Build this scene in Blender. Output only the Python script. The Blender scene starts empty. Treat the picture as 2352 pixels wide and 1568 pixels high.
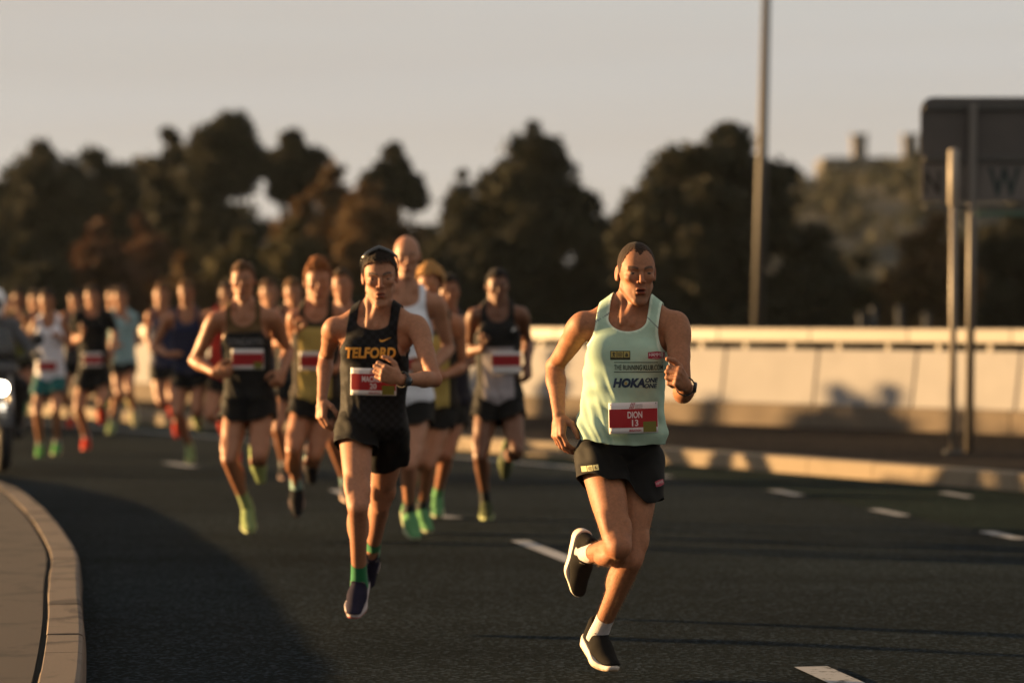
import bpy, math, random
import numpy as np
from mathutils import Vector, Matrix
from mathutils.bvhtree import BVHTree

random.seed(7)
rng = np.random.default_rng(7)
scene = bpy.context.scene
col = scene.collection

# ------------------------------------------------------------------ camera
HAZE = 0.00009
CAM_H = 1.41          # height of the lens above the road
F = 6533.0            # focal length in units of a 2352 px wide picture (100 mm)
CX, HY = 1176.0, 730.0
cam_d = bpy.data.cameras.new('camera')
cam = bpy.data.objects.new('camera', cam_d); col.objects.link(cam)
cam.location = (0, 0, CAM_H)
cam.rotation_euler = (math.radians(90), 0, 0)
cam_d.lens = 100.0; cam_d.sensor_width = 36.0; cam_d.sensor_fit = 'HORIZONTAL'
cam_d.shift_y = -(784.0 - HY) / 2352.0
cam_d.clip_start = 0.5; cam_d.clip_end = 6000
cam_d.dof.use_dof = True
cam_d.dof.focus_distance = 11.12
cam_d.dof.aperture_fstop = 1.75
scene.camera = cam

# ------------------------------------------------------------------ sun, sky, exposure
SUN_EL, SUN_BACK = 6.0, 19.0     # degrees; the sun stands to the left, a little beyond the runners
sd = Vector((-math.cos(math.radians(SUN_BACK)) * math.cos(math.radians(SUN_EL)),
             math.sin(math.radians(SUN_BACK)) * math.cos(math.radians(SUN_EL)),
             math.sin(math.radians(SUN_EL))))
sun_d = bpy.data.lights.new('sun', 'SUN'); sun = bpy.data.objects.new('sun', sun_d); col.objects.link(sun)
sun.rotation_euler = sd.to_track_quat('Z', 'Y').to_euler()
sun.location = sd * 60
sun_d.energy = 5.0; sun_d.angle = math.radians(0.9); sun_d.color = (1.0, 0.60, 0.25)
world = bpy.data.worlds.new('World'); scene.world = world; world.use_nodes = True
wt = world.node_tree; wt.nodes.clear()
wo = wt.nodes.new('ShaderNodeOutputWorld'); bg = wt.nodes.new('ShaderNodeBackground')
sky = wt.nodes.new('ShaderNodeTexSky'); sky.sky_type = 'NISHITA'; sky.sun_disc = False
sky.sun_elevation = math.radians(SUN_EL); sky.sun_rotation = math.atan2(sd.x, sd.y)
sky.air_density = 1.0; sky.dust_density = 1.2; sky.ozone_density = 1.0; sky.altitude = 50
hs = wt.nodes.new('ShaderNodeHueSaturation'); hs.inputs['Saturation'].default_value = 0.32
tc = wt.nodes.new('ShaderNodeTexCoord'); mp = wt.nodes.new('ShaderNodeMapping')
mp.inputs['Scale'].default_value = (1.0, 1.0, 9.0); mp.inputs['Rotation'].default_value = (0, math.radians(3), 0)
nz = wt.nodes.new('ShaderNodeTexNoise'); nz.inputs['Scale'].default_value = 2.2; nz.inputs['Detail'].default_value = 4; nz.inputs['Roughness'].default_value = .5
cr = wt.nodes.new('ShaderNodeValToRGB'); cr.color_ramp.elements[0].position = .38; cr.color_ramp.elements[1].position = .66
mx = wt.nodes.new('ShaderNodeMixRGB'); mx.blend_type = 'MIX'
mx.inputs[2].default_value = (2.94, 2.83, 2.66, 1)       # thin veil of high cloud catching the low sun
mul = wt.nodes.new('ShaderNodeMath'); mul.operation = 'MULTIPLY_ADD'; mul.inputs[1].default_value = .22; mul.inputs[2].default_value = .76
wt.links.new(tc.outputs['Generated'], mp.inputs[0]); wt.links.new(mp.outputs[0], nz.inputs[0])
wt.links.new(nz.outputs[0], cr.inputs[0]); wt.links.new(cr.outputs[0], mul.inputs[0]); wt.links.new(mul.outputs[0], mx.inputs[0])
wt.links.new(sky.outputs[0], hs.inputs['Color']); wt.links.new(hs.outputs[0], mx.inputs[1])
mp2 = wt.nodes.new('ShaderNodeMapping'); mp2.inputs['Scale'].default_value = (.9, .9, 14.0); mp2.inputs['Rotation'].default_value = (math.radians(1.5), math.radians(-2), .4); mp2.inputs['Location'].default_value = (3.1, 1.7, .6)
nz2 = wt.nodes.new('ShaderNodeTexNoise'); nz2.inputs['Scale'].default_value = 1.7; nz2.inputs['Detail'].default_value = 3
cr2 = wt.nodes.new('ShaderNodeValToRGB'); cr2.color_ramp.elements[0].position = .30; cr2.color_ramp.elements[1].position = .70
cr2.color_ramp.elements[0].color = (.975, .925, .885, 1); cr2.color_ramp.elements[1].color = (1.03, 1.035, 1.04, 1)
mu2 = wt.nodes.new('ShaderNodeMixRGB'); mu2.blend_type = 'MULTIPLY'; mu2.inputs[0].default_value = 1
wt.links.new(tc.outputs['Generated'], mp2.inputs[0]); wt.links.new(mp2.outputs[0], nz2.inputs[0]); wt.links.new(nz2.outputs[0], cr2.inputs[0])
wt.links.new(mx.outputs[0], mu2.inputs[1]); wt.links.new(cr2.outputs[0], mu2.inputs[2])
# the air close to the horizon is a little brighter and warmer all the way round
sx3 = wt.nodes.new('ShaderNodeSeparateXYZ'); wt.links.new(tc.outputs['Generated'], sx3.inputs[0])
cr3 = wt.nodes.new('ShaderNodeValToRGB'); cr3.color_ramp.elements[0].position = .0; cr3.color_ramp.elements[1].position = .085
cr3.color_ramp.elements[0].color = (1.10, 1.015, .93, 1); cr3.color_ramp.elements[1].color = (.96, .96, .965, 1)
mu3 = wt.nodes.new('ShaderNodeMixRGB'); mu3.blend_type = 'MULTIPLY'; mu3.inputs[0].default_value = 1
wt.links.new(sx3.outputs['Z'], cr3.inputs[0]); wt.links.new(mu2.outputs[0], mu3.inputs[1]); wt.links.new(cr3.outputs[0], mu3.inputs[2])
wt.links.new(mu3.outputs[0], bg.inputs[0]); wt.links.new(bg.outputs[0], wo.inputs[0])
bg.inputs[1].default_value = 0.050
scene.view_settings.view_transform = 'Standard'; scene.view_settings.look = 'None'
scene.view_settings.exposure = 2.0; scene.view_settings.gamma = 1.0
scene.view_settings.use_curve_mapping = False
scene.cycles.use_denoising = True
scene.cycles.max_bounces = 6; scene.cycles.diffuse_bounces = 3; scene.cycles.transparent_max_bounces = 8

# ------------------------------------------------------------------ small helpers
def P(x, y, d):
    """picture position (2352 px wide) at distance d -> point of the place"""
    return Vector(((x - CX) / F * d, d, CAM_H - (y - HY) / F * d))
def G(x, y, z=0.0):
    """picture position of something standing at height z -> point of the place"""
    return P(x, y, F * (CAM_H - z) / (y - HY))

def link(o, parent=None):
    col.objects.link(o)
    if parent is not None: o.parent = parent
    return o
def tag(o, label=None, cat=None, group=None, kind=None):
    if label: o['label'] = label
    if cat: o['category'] = cat
    if group: o['group'] = group
    if kind: o['kind'] = kind
    return o
def empty(name, loc=(0, 0, 0), rz=0.0):
    o = bpy.data.objects.new(name, None); o.location = loc; o.rotation_euler = (0, 0, rz); o.empty_display_size = .2
    return link(o)
def np_mesh(name, V, faces, smooth=True, tint=None):
    """faces: list of index arrays (n,3) or (n,4)"""
    me = bpy.data.meshes.new(name)
    V = np.asarray(V, np.float32)
    if not isinstance(faces, list): faces = [faces]
    faces = [np.asarray(f, np.int32) for f in faces if len(f)]
    me.vertices.add(len(V)); me.vertices.foreach_set('co', V.ravel())
    nl = sum(f.size for f in faces); npol = sum(len(f) for f in faces)
    me.loops.add(nl); me.loops.foreach_set('vertex_index', np.concatenate([f.ravel() for f in faces]) if faces else [])
    me.polygons.add(npol)
    st, c = [], 0
    for f in faces:
        st.append(c + np.arange(len(f), dtype=np.int32) * f.shape[1]); c += f.size
    if faces: me.polygons.foreach_set('loop_start', np.concatenate(st))
    me.update(calc_edges=True); me.validate()
    if smooth: me.shade_smooth()
    if tint is not None:
        a = me.attributes.new('tint', 'FLOAT_COLOR', 'POINT')
        t = np.ones((len(V), 4), np.float32); t[:, :3] = tint
        a.data.foreach_set('color', t.ravel())
    return me
def obj(name, me, mat=None, parent=None):
    o = bpy.data.objects.new(name, me)
    if mat is not None:
        if len(me.materials) == 0: me.materials.append(mat)
    return link(o, parent)

class MB:
    """collects simple solids into one mesh"""
    def __init__(s): s.V = []; s.Fc = []
    def quad(s, *p):
        n = len(s.V); s.V += [tuple(q) for q in p]; s.Fc.append(tuple(range(n, n + len(p)))); return s
    def box(s, lo, hi, M=None):
        x0, y0, z0 = lo; x1, y1, z1 = hi
        p = [(x0,y0,z0),(x1,y0,z0),(x1,y1,z0),(x0,y1,z0),(x0,y0,z1),(x1,y0,z1),(x1,y1,z1),(x0,y1,z1)]
        if M is not None: p = [tuple(M @ Vector(q)) for q in p]
        n = len(s.V); s.V += p
        for f in ((0,3,2,1),(4,5,6,7),(0,1,5,4),(1,2,6,5),(2,3,7,6),(3,0,4,7)): s.Fc.append(tuple(n + i for i in f))
        return s
    def tube(s, pts, radii, seg=10, caps=True):
        pts = [Vector(p) for p in pts]
        if not hasattr(radii, '__len__'): radii = [radii] * len(pts)
        n0 = len(s.V)
        for i, p in enumerate(pts):
            t = (pts[min(i+1, len(pts)-1)] - pts[max(i-1, 0)]).normalized()
            a = t.cross(Vector((0, 1, 0))) if abs(t.y) < .9 else t.cross(Vector((1, 0, 0)))
            a.normalize(); b = t.cross(a)
            for k in range(seg):
                th = 2 * math.pi * k / seg
                s.V.append(tuple(p + (a * math.cos(th) + b * math.sin(th)) * radii[i]))
        for i in range(len(pts) - 1):
            for k in range(seg):
                k2 = (k + 1) % seg
                s.Fc.append((n0+i*seg+k, n0+i*seg+k2, n0+(i+1)*seg+k2, n0+(i+1)*seg+k))
        if caps:
            s.Fc.append(tuple(n0 + k for k in reversed(range(seg))))
            s.Fc.append(tuple(n0 + (len(pts)-1)*seg + k for k in range(seg)))
        return s
    def mesh(s, name, smooth=False):
        me = bpy.data.meshes.new(name); me.from_pydata(s.V, [], s.Fc); me.update()
        if smooth: me.shade_smooth()
        return me
    def build(s, name, mat, parent=None, smooth=False, bevel=0):
        o = obj(name, s.mesh(name, smooth), mat, parent)
        if bevel:
            m = o.modifiers.new('bevel', 'BEVEL'); m.width = bevel; m.segments = 2; m.limit_method = 'ANGLE'
        return o

# ------------------------------------------------------------------ materials
def new_mat(name):
    m = bpy.data.materials.new(name); m.use_nodes = True
    return m, m.node_tree, m.node_tree.nodes['Principled BSDF']
def N(nt, t, **kw):
    n = nt.nodes.new(t)
    for k, v in kw.items():
        if k in n.inputs.keys(): n.inputs[k].default_value = v
        else: setattr(n, k, v)
    return n
def simple(name, c, rough=.6, metal=0.0, var=.0, scale=8.0, bump=0.0, bscale=60.0, sheen=0.0, emit=0.0, spec=.5, trans=0.0):
    m, nt, b = new_mat(name)
    b.inputs['Base Color'].default_value = (*c, 1); b.inputs['Roughness'].default_value = rough
    b.inputs['Metallic'].default_value = metal; b.inputs['Specular IOR Level'].default_value = spec
    b.inputs['Transmission Weight'].default_value = trans
    if sheen: b.inputs['Sheen Weight'].default_value = sheen; b.inputs['Sheen Roughness'].default_value = .5
    if emit:
        b.inputs['Emission Color'].default_value = (1, .86, .66, 1); b.inputs['Emission Strength'].default_value = emit
    tcn = N(nt, 'ShaderNodeTexCoord')
    if var:
        n = N(nt, 'ShaderNodeTexNoise', Scale=scale, Detail=5.0, Roughness=.6)
        r = N(nt, 'ShaderNodeMapRange'); r.inputs['From Min'].default_value = .3; r.inputs['From Max'].default_value = .7
        r.inputs['To Min'].default_value = 1 - var; r.inputs['To Max'].default_value = 1 + var
        mm = N(nt, 'ShaderNodeVectorMath', operation='SCALE'); mm.inputs[0].default_value = c
        nt.links.new(tcn.outputs['Object'], n.inputs['Vector']); nt.links.new(n.outputs[0], r.inputs[0])
        nt.links.new(r.outputs[0], mm.inputs['Scale']); nt.links.new(mm.outputs[0], b.inputs['Base Color'])
    if bump:
        n2 = N(nt, 'ShaderNodeTexNoise', Scale=bscale, Detail=4.0); bp = N(nt, 'ShaderNodeBump', Strength=bump, Distance=.01)
        nt.links.new(tcn.outputs['Object'], n2.inputs['Vector']); nt.links.new(n2.outputs[0], bp.inputs['Height']); nt.links.new(bp.outputs[0], b.inputs['Normal'])
    return m
_cache = {}
def flat(c, rough=.7, sheen=0.0, spec=.4):
    k = (tuple(round(x, 4) for x in c), rough, sheen, spec)
    if k not in _cache: _cache[k] = simple('coloured_surface', c, rough, sheen=sheen, spec=spec, var=.08, scale=30)
    return _cache[k]
def tinted(name, rough, sheen=0.0, spec=.5, sss=0.0, nvar=.0, nscale=40.0, bump=0.0, bscale=300.0, checker=None):
    m, nt, b = new_mat(name)
    a = N(nt, 'ShaderNodeAttribute'); a.attribute_name = 'tint'
    b.inputs['Roughness'].default_value = rough; b.inputs['Specular IOR Level'].default_value = spec
    if sheen: b.inputs['Sheen Weight'].default_value = sheen; b.inputs['Sheen Roughness'].default_value = .4
    if sss:
        b.inputs['Subsurface Weight'].default_value = sss; b.inputs['Subsurface Radius'].default_value = (1.0, .35, .15); b.inputs['Subsurface Scale'].default_value = .012
    tcn = N(nt, 'ShaderNodeTexCoord')
    out = a.outputs['Color']
    if checker:
        ck = N(nt, 'ShaderNodeTexChecker', Scale=checker)
        ck.inputs['Color1'].default_value = (.55, .55, .55, 1); ck.inputs['Color2'].default_value = (1.5, 1.5, 1.6, 1)
        mpn = N(nt, 'ShaderNodeMapping'); mpn.inputs['Scale'].default_value = (1, 0.0, 1); mpn.inputs['Location'].default_value = (0, .37, 0)
        mm = N(nt, 'ShaderNodeMixRGB', blend_type='MULTIPLY'); mm.inputs[0].default_value = 1
        nt.links.new(tcn.outputs['Object'], mpn.inputs[0]); nt.links.new(mpn.outputs[0], ck.inputs[0])
        nt.links.new(out, mm.inputs[1]); nt.links.new(ck.outputs[0], mm.inputs[2]); out = mm.outputs[0]
    if nvar:
        n = N(nt, 'ShaderNodeTexNoise', Scale=nscale, Detail=4.0, Roughness=.65)
        r = N(nt, 'ShaderNodeMapRange'); r.inputs['From Min'].default_value = .3; r.inputs['From Max'].default_value = .7
        r.inputs['To Min'].default_value = 1 - nvar; r.inputs['To Max'].default_value = 1 + nvar
        mm = N(nt, 'ShaderNodeVectorMath', operation='SCALE')
        nt.links.new(tcn.outputs['Object'], n.inputs['Vector']); nt.links.new(n.outputs[0], r.inputs[0])
        nt.links.new(out, mm.inputs[0]); nt.links.new(r.outputs[0], mm.inputs['Scale']); out = mm.outputs[0]
    nt.links.new(out, b.inputs['Base Color'])
    if bump:
        n2 = N(nt, 'ShaderNodeTexNoise', Scale=bscale, Detail=3.0); bp = N(nt, 'ShaderNodeBump', Strength=bump, Distance=.004)
        nt.links.new(tcn.outputs['Object'], n2.inputs['Vector']); nt.links.new(n2.outputs[0], bp.inputs['Height']); nt.links.new(bp.outputs[0], b.inputs['Normal'])
    return m
# ------------------------------------------------------------------ implicit surfaces for bodies and clothes
f32 = np.float32
def A3(v): return np.array(v, dtype=np.float64)
def unit(v):
    v = A3(v); n = np.linalg.norm(v); return v / n if n > 1e-9 else v
def axis(lo, hi, h, fine=()):
    out = [lo]; x = lo
    while x < hi:
        s = h
        for a, b, hf in fine:
            if a <= x <= b: s = min(s, hf)
        x += s; out.append(x)
    return np.array(out, f32)

class Field:
    def __init__(s, xs, ys, zs):
        s.ax = (xs, ys, zs); s.f = np.full((len(xs), len(ys), len(zs)), .5, f32)
        s.h = float(max(np.diff(xs).max(), np.diff(ys).max(), np.diff(zs).max()))
    def _blk(s, lo, hi):
        sl = []
        for i in range(3):
            a = max(0, int(np.searchsorted(s.ax[i], lo[i])) - 1); b = min(len(s.ax[i]), int(np.searchsorted(s.ax[i], hi[i])) + 1)
            if b - a < 1: return None
            sl.append(slice(a, b))
        X = s.ax[0][sl[0]][:, None, None]; Y = s.ax[1][sl[1]][None, :, None]; Z = s.ax[2][sl[2]][None, None, :]
        return tuple(sl), X, Y, Z
    def put(s, lo, hi, fn, k=.02, op='u', grow=0.0):
        m = k + 2.5 * s.h + grow
        B = s._blk(A3(lo) - m, A3(hi) + m)
        if B is None: return
        sl, X, Y, Z = B
        d = fn(X, Y, Z).astype(f32) - f32(grow); a = s.f[sl]
        if op == 'u':
            h = np.maximum(k - np.abs(a - d), 0) / k; s.f[sl] = np.minimum(a, d) - h * h * h * k / 6
        else:
            d = -d; h = np.maximum(k - np.abs(a - d), 0) / k; s.f[sl] = np.maximum(a, d) + h * h * h * k / 6
    # round cone between two points; flat: (axis, factor) squeezes it along that axis
    def cone(s, a, b, ra, rb, k=.02, op='u', grow=0.0, flat=None):
        a = A3(a); b = A3(b); ba = b - a; L2 = max(ba @ ba, 1e-9); R = max(ra, rb)
        lo = np.minimum(a, b) - R; hi = np.maximum(a, b) + R
        def fn(X, Y, Z):
            x, y, z = X - a[0], Y - a[1], Z - a[2]
            t = np.clip((x * ba[0] + y * ba[1] + z * ba[2]) / L2, 0, 1)
            x = x - t * ba[0]; y = y - t * ba[1]; z = z - t * ba[2]
            if flat is not None:
                n, q = flat; e = (x * n[0] + y * n[1] + z * n[2]) * (1 / q - 1)
                x = x + e * n[0]; y = y + e * n[1]; z = z + e * n[2]
            d = np.sqrt(x * x + y * y + z * z) - (ra + (rb - ra) * t)
            return d * (q if flat is not None else 1)
        s.put(lo, hi, fn, k, op, grow)
    def ell(s, c, r, R=None, k=.02, op='u', grow=0.0):
        c = A3(c); r = np.broadcast_to(A3(r), 3); R = np.eye(3) if R is None else A3(R)
        ext = np.sqrt(((R * r[None, :]) ** 2).sum(1))
        def fn(X, Y, Z):
            x, y, z = X - c[0], Y - c[1], Z - c[2]
            q = [(x * R[0, i] + y * R[1, i] + z * R[2, i]) for i in range(3)]
            k0 = np.sqrt(sum((q[i] / r[i]) ** 2 for i in range(3)))
            k1 = np.sqrt(sum((q[i] / r[i] ** 2) ** 2 for i in range(3))) + 1e-6
            return k0 * (k0 - 1) / k1
        s.put(c - ext, c + ext, fn, k, op, grow)
    def mesh(s):
        return nets(s.f, s.ax)

_C = np.array([(0,0,0),(1,0,0),(0,1,0),(1,1,0),(0,0,1),(1,0,1),(0,1,1),(1,1,1)])
_E = [(0,1),(2,3),(4,5),(6,7),(0,2),(1,3),(4,6),(5,7),(0,4),(1,5),(2,6),(3,7)]
def nets(f, ax):
    ins = f < 0
    n = np.array(f.shape) - 1
    cnt = np.zeros(n, np.uint8)
    for c in _C: cnt += ins[c[0]:c[0]+n[0], c[1]:c[1]+n[1], c[2]:c[2]+n[2]]
    act = (cnt > 0) & (cnt < 8)
    ijk = np.argwhere(act)
    if len(ijk) == 0: return np.zeros((0, 3)), np.zeros((0, 4), int)
    idx = np.full(n, -1, np.int32); idx[act] = np.arange(len(ijk), dtype=np.int32)
    val = np.stack([f[ijk[:, 0]+c[0], ijk[:, 1]+c[1], ijk[:, 2]+c[2]] for c in _C], 1)
    acc = np.zeros((len(ijk), 3)); w = np.zeros(len(ijk))
    for a, b in _E:
        fa, fb = val[:, a], val[:, b]; cr = (fa < 0) != (fb < 0)
        t = np.where(cr, fa / np.where(cr, fa - fb, 1), 0)[:, None]
        acc += np.where(cr[:, None], _C[a] + t * (_C[b] - _C[a]), 0); w += cr
    p = ijk + acc / w[:, None]
    V = np.stack([np.interp(p[:, i], np.arange(len(ax[i])), ax[i]) for i in range(3)], 1)
    quads = []
    for d in range(3):
        o = [0, 0, 0]; o[d] = 1
        a = ins[:-1 if d == 0 else None, :-1 if d == 1 else None, :-1 if d == 2 else None]
        b = ins[1 if d == 0 else None:, 1 if d == 1 else None:, 1 if d == 2 else None:]
        e = np.argwhere(a != b); u, v = (d + 1) % 3, (d + 2) % 3
        ok = (e[:, u] > 0) & (e[:, v] > 0) & (e[:, u] < n[u]) & (e[:, v] < n[v]); e = e[ok]
        fl = a[e[:, 0], e[:, 1], e[:, 2]]
        def at(du, dv):
            q = e.copy(); q[:, u] -= du; q[:, v] -= dv; return idx[q[:, 0], q[:, 1], q[:, 2]]
        q = np.stack([at(1, 1), at(0, 1), at(0, 0), at(1, 0)], 1)
        q[~fl] = q[~fl][:, ::-1]; quads.append(q)
    return V, np.concatenate(quads)

def vnormals(V, Q):
    n = np.zeros_like(V)
    d1 = V[Q[:, 2]] - V[Q[:, 0]]; d2 = V[Q[:, -1]] - V[Q[:, 1]]
    fn = np.cross(d1, d2)
    for i in range(Q.shape[1]): np.add.at(n, Q[:, i], fn)
    return n / (np.linalg.norm(n, axis=1, keepdims=True) + 1e-12)
def smooth(V, Q, it=2, lam=.5):
    e = np.concatenate([Q[:, [i, (i + 1) % Q.shape[1]]] for i in range(Q.shape[1])])
    for _ in range(it):
        for l in (lam, -lam * 1.02):
            s = np.zeros_like(V); c = np.zeros(len(V))
            np.add.at(s, e[:, 0], V[e[:, 1]]); np.add.at(s, e[:, 1], V[e[:, 0]])
            np.add.at(c, e[:, 0], 1); np.add.at(c, e[:, 1], 1)
            V = V + l * (s / np.maximum(c, 1)[:, None] - V)
    return V
def clip(V, T, g):
    """keep the part of a triangle mesh where g < 0"""
    if T.shape[1] == 4: T = np.concatenate([T[:, [0, 1, 2]], T[:, [0, 2, 3]]])
    ins = g < 0; n = ins[T].sum(1)
    keep = [T[n == 3]]; newV = []; base = len(V); ek = {}
    part = T[(n == 1) | (n == 2)]
    def cut(a, b):
        key = (a, b) if a < b else (b, a)
        if key not in ek:
            t = g[a] / (g[a] - g[b]); newV.append(V[a] + t * (V[b] - V[a])); ek[key] = base + len(newV) - 1
        return ek[key]
    out = []
    for tri in part:
        a, b, c = (int(i) for i in tri)
        for _ in range(3):
            if (ins[a] and not ins[b] and not ins[c]) or (not ins[a] and ins[b] and ins[c]): break
            a, b, c = b, c, a
        p, q = cut(a, b), cut(a, c)
        if ins[a]: out.append((a, p, q))
        else: out.append((p, b, c)); out.append((p, c, q))
    if out: keep.append(np.array(out))
    T2 = np.concatenate(keep); V2 = np.concatenate([V, np.array(newV).reshape(-1, V.shape[1])])
    used = np.zeros(len(V2), bool); used[T2] = True
    mp_ = np.cumsum(used) - 1
    return V2[used], mp_[T2]
def biggest(V, T, mn=40):
    """drop stray crumbs of a mesh"""
    par = np.arange(len(V))
    e = np.concatenate([T[:, [i, (i + 1) % T.shape[1]]] for i in range(T.shape[1])])
    for _ in range(5000):
        m = np.minimum(par[e[:, 0]], par[e[:, 1]]); old = par.copy()
        np.minimum.at(par, e[:, 0], m); np.minimum.at(par, e[:, 1], m)
        for _j in range(6): par = par[par]
        if (par == old).all(): break
    lab, cnt = np.unique(par, return_counts=True)
    ok = np.isin(par, lab[cnt == cnt.max()])
    T = T[ok[T].all(1)]; mp_ = np.cumsum(ok) - 1
    return V[ok], mp_[T]
_lat = np.random.default_rng(3).random((32, 32, 32)).astype(f32)
def noise3(x, y, z):
    xi, yi, zi = np.floor(x).astype(int), np.floor(y).astype(int), np.floor(z).astype(int)
    u, v, w = x - xi, y - yi, z - zi
    u, v, w = (t * t * (3 - 2 * t) for t in (u, v, w)); r = 0
    for i in (0, 1):
        for j in (0, 1):
            for k in (0, 1):
                r = r + _lat[(xi + i) % 32, (yi + j) % 32, (zi + k) % 32] * (u if i else 1 - u) * (v if j else 1 - v) * (w if k else 1 - w)
    return r
def sstep(a, b, x):
    t = np.clip((x - a) / (b - a), 0, 1); return t * t * (3 - 2 * t)
def frame_z(z, y=(0, -1, 0)):
    """rotation whose 3rd column is z and whose 2nd lies near y"""
    z = unit(z); y = A3(y); y = y - z * (z @ y); y = unit(y); return np.stack([np.cross(y, z), y, z], 1)

# ------------------------------------------------------------------ lettering
def text_geo(s, bold=.0, shear=0.0):
    c = bpy.data.curves.new('t', 'FONT'); c.body = s; c.offset = bold; c.shear = shear; c.fill_mode = 'BOTH'; c.resolution_u = 3
    o = bpy.data.objects.new('t', c); col.objects.link(o)
    me = bpy.data.meshes.new_from_object(o.evaluated_get(bpy.context.evaluated_depsgraph_get()))
    V = np.array([v.co[:] for v in me.vertices]); Fc = [tuple(p.vertices) for p in me.polygons]
    bpy.data.objects.remove(o); bpy.data.meshes.remove(me); bpy.data.curves.remove(c)
    V[:, :2] -= V[:, :2].min(0); V[:, :2] /= V[:, :2].max(0)
    V = V[:, :2]; T = tri_faces(Fc); a = .5 if len(s) < 3 else len(s) * .6
    for _ in range(4):                                      # split long triangles so that the print can follow the cloth
        q = V * A3((a, 1.0)); ed = {}; new = []; nV = list(map(tuple, V))
        def midp(i, j):
            k = (min(i, j), max(i, j))
            if k not in ed: ed[k] = len(nV); nV.append(tuple((V[i] + V[j]) / 2))
            return ed[k]
        for t in T:
            L = [np.hypot(*(q[t[i]] - q[t[(i+1) % 3]])) > .30 for i in range(3)]
            t = [int(x) for x in t]
            if not any(L): new.append(t); continue
            m = [midp(t[i], t[(i+1) % 3]) if L[i] else None for i in range(3)]
            n = sum(L)
            if n == 3: new += [[t[0], m[0], m[2]], [m[0], t[1], m[1]], [m[2], m[1], t[2]], [m[0], m[1], m[2]]]
            elif n == 1:
                i = L.index(True); new += [[t[i], m[i], t[(i+2) % 3]], [m[i], t[(i+1) % 3], t[(i+2) % 3]]]
            else:
                i = L.index(False); c = (i + 2) % 3; b = (i + 1) % 3      # edge i unsplit: t[i]-t[b]; m[b] on b-c, m[c] on c-i
                new += [[t[i], t[b], m[b]], [t[i], m[b], m[c]], [m[c], m[b], t[c]]]
        V = np.array(nV); T = np.array(new)
    return V, [tuple(t) for t in T]
def tri_faces(Fc):
    return np.array([(f[0], f[i], f[i+1]) for f in Fc for i in range(1, len(f) - 1)])

# ------------------------------------------------------------------ the runners
SK = {'fair': (.305, .128, .062), 'tan': (.25, .10, .048), 'dark': (.11, .046, .023), 'pale': (.34, .155, .085)}
M_SKIN = tinted('skin', .60, spec=.30, sss=.10, nvar=.17, nscale=75, bump=.12, bscale=200)
M_SKINF = tinted('skin_far', .5, spec=.4, nvar=.1, nscale=30)
M_CLOTH = tinted('singlet_fabric', .8, sheen=.06, spec=.15, nvar=.05, nscale=25, bump=.25, bscale=500)
M_CHECK = tinted('checked_fabric', .7, spec=.14, bump=.2, bscale=400, checker=48)
M_SHORT = tinted('shorts_fabric', .7, spec=.12, nvar=.1, nscale=20)
M_HAIR = tinted('hair', .75, sheen=.05, spec=.1, nvar=.35, nscale=160, bump=.8, bscale=260)
M_SHOE = tinted('shoe_upper', .85, spec=.06, nvar=.1, nscale=60, bump=.3, bscale=350)
M_SOLE = tinted('shoe_sole', .6, spec=.35, nvar=.06, nscale=50)
M_FUZZ = tinted('fine_body_hair', .6, spec=.3)
M_SOCK = tinted('sock_knit', .85, sheen=.2, spec=.2, nvar=.08, nscale=80, bump=.3, bscale=400)
M_PRINT = tinted('print', .6, spec=.3)

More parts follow.
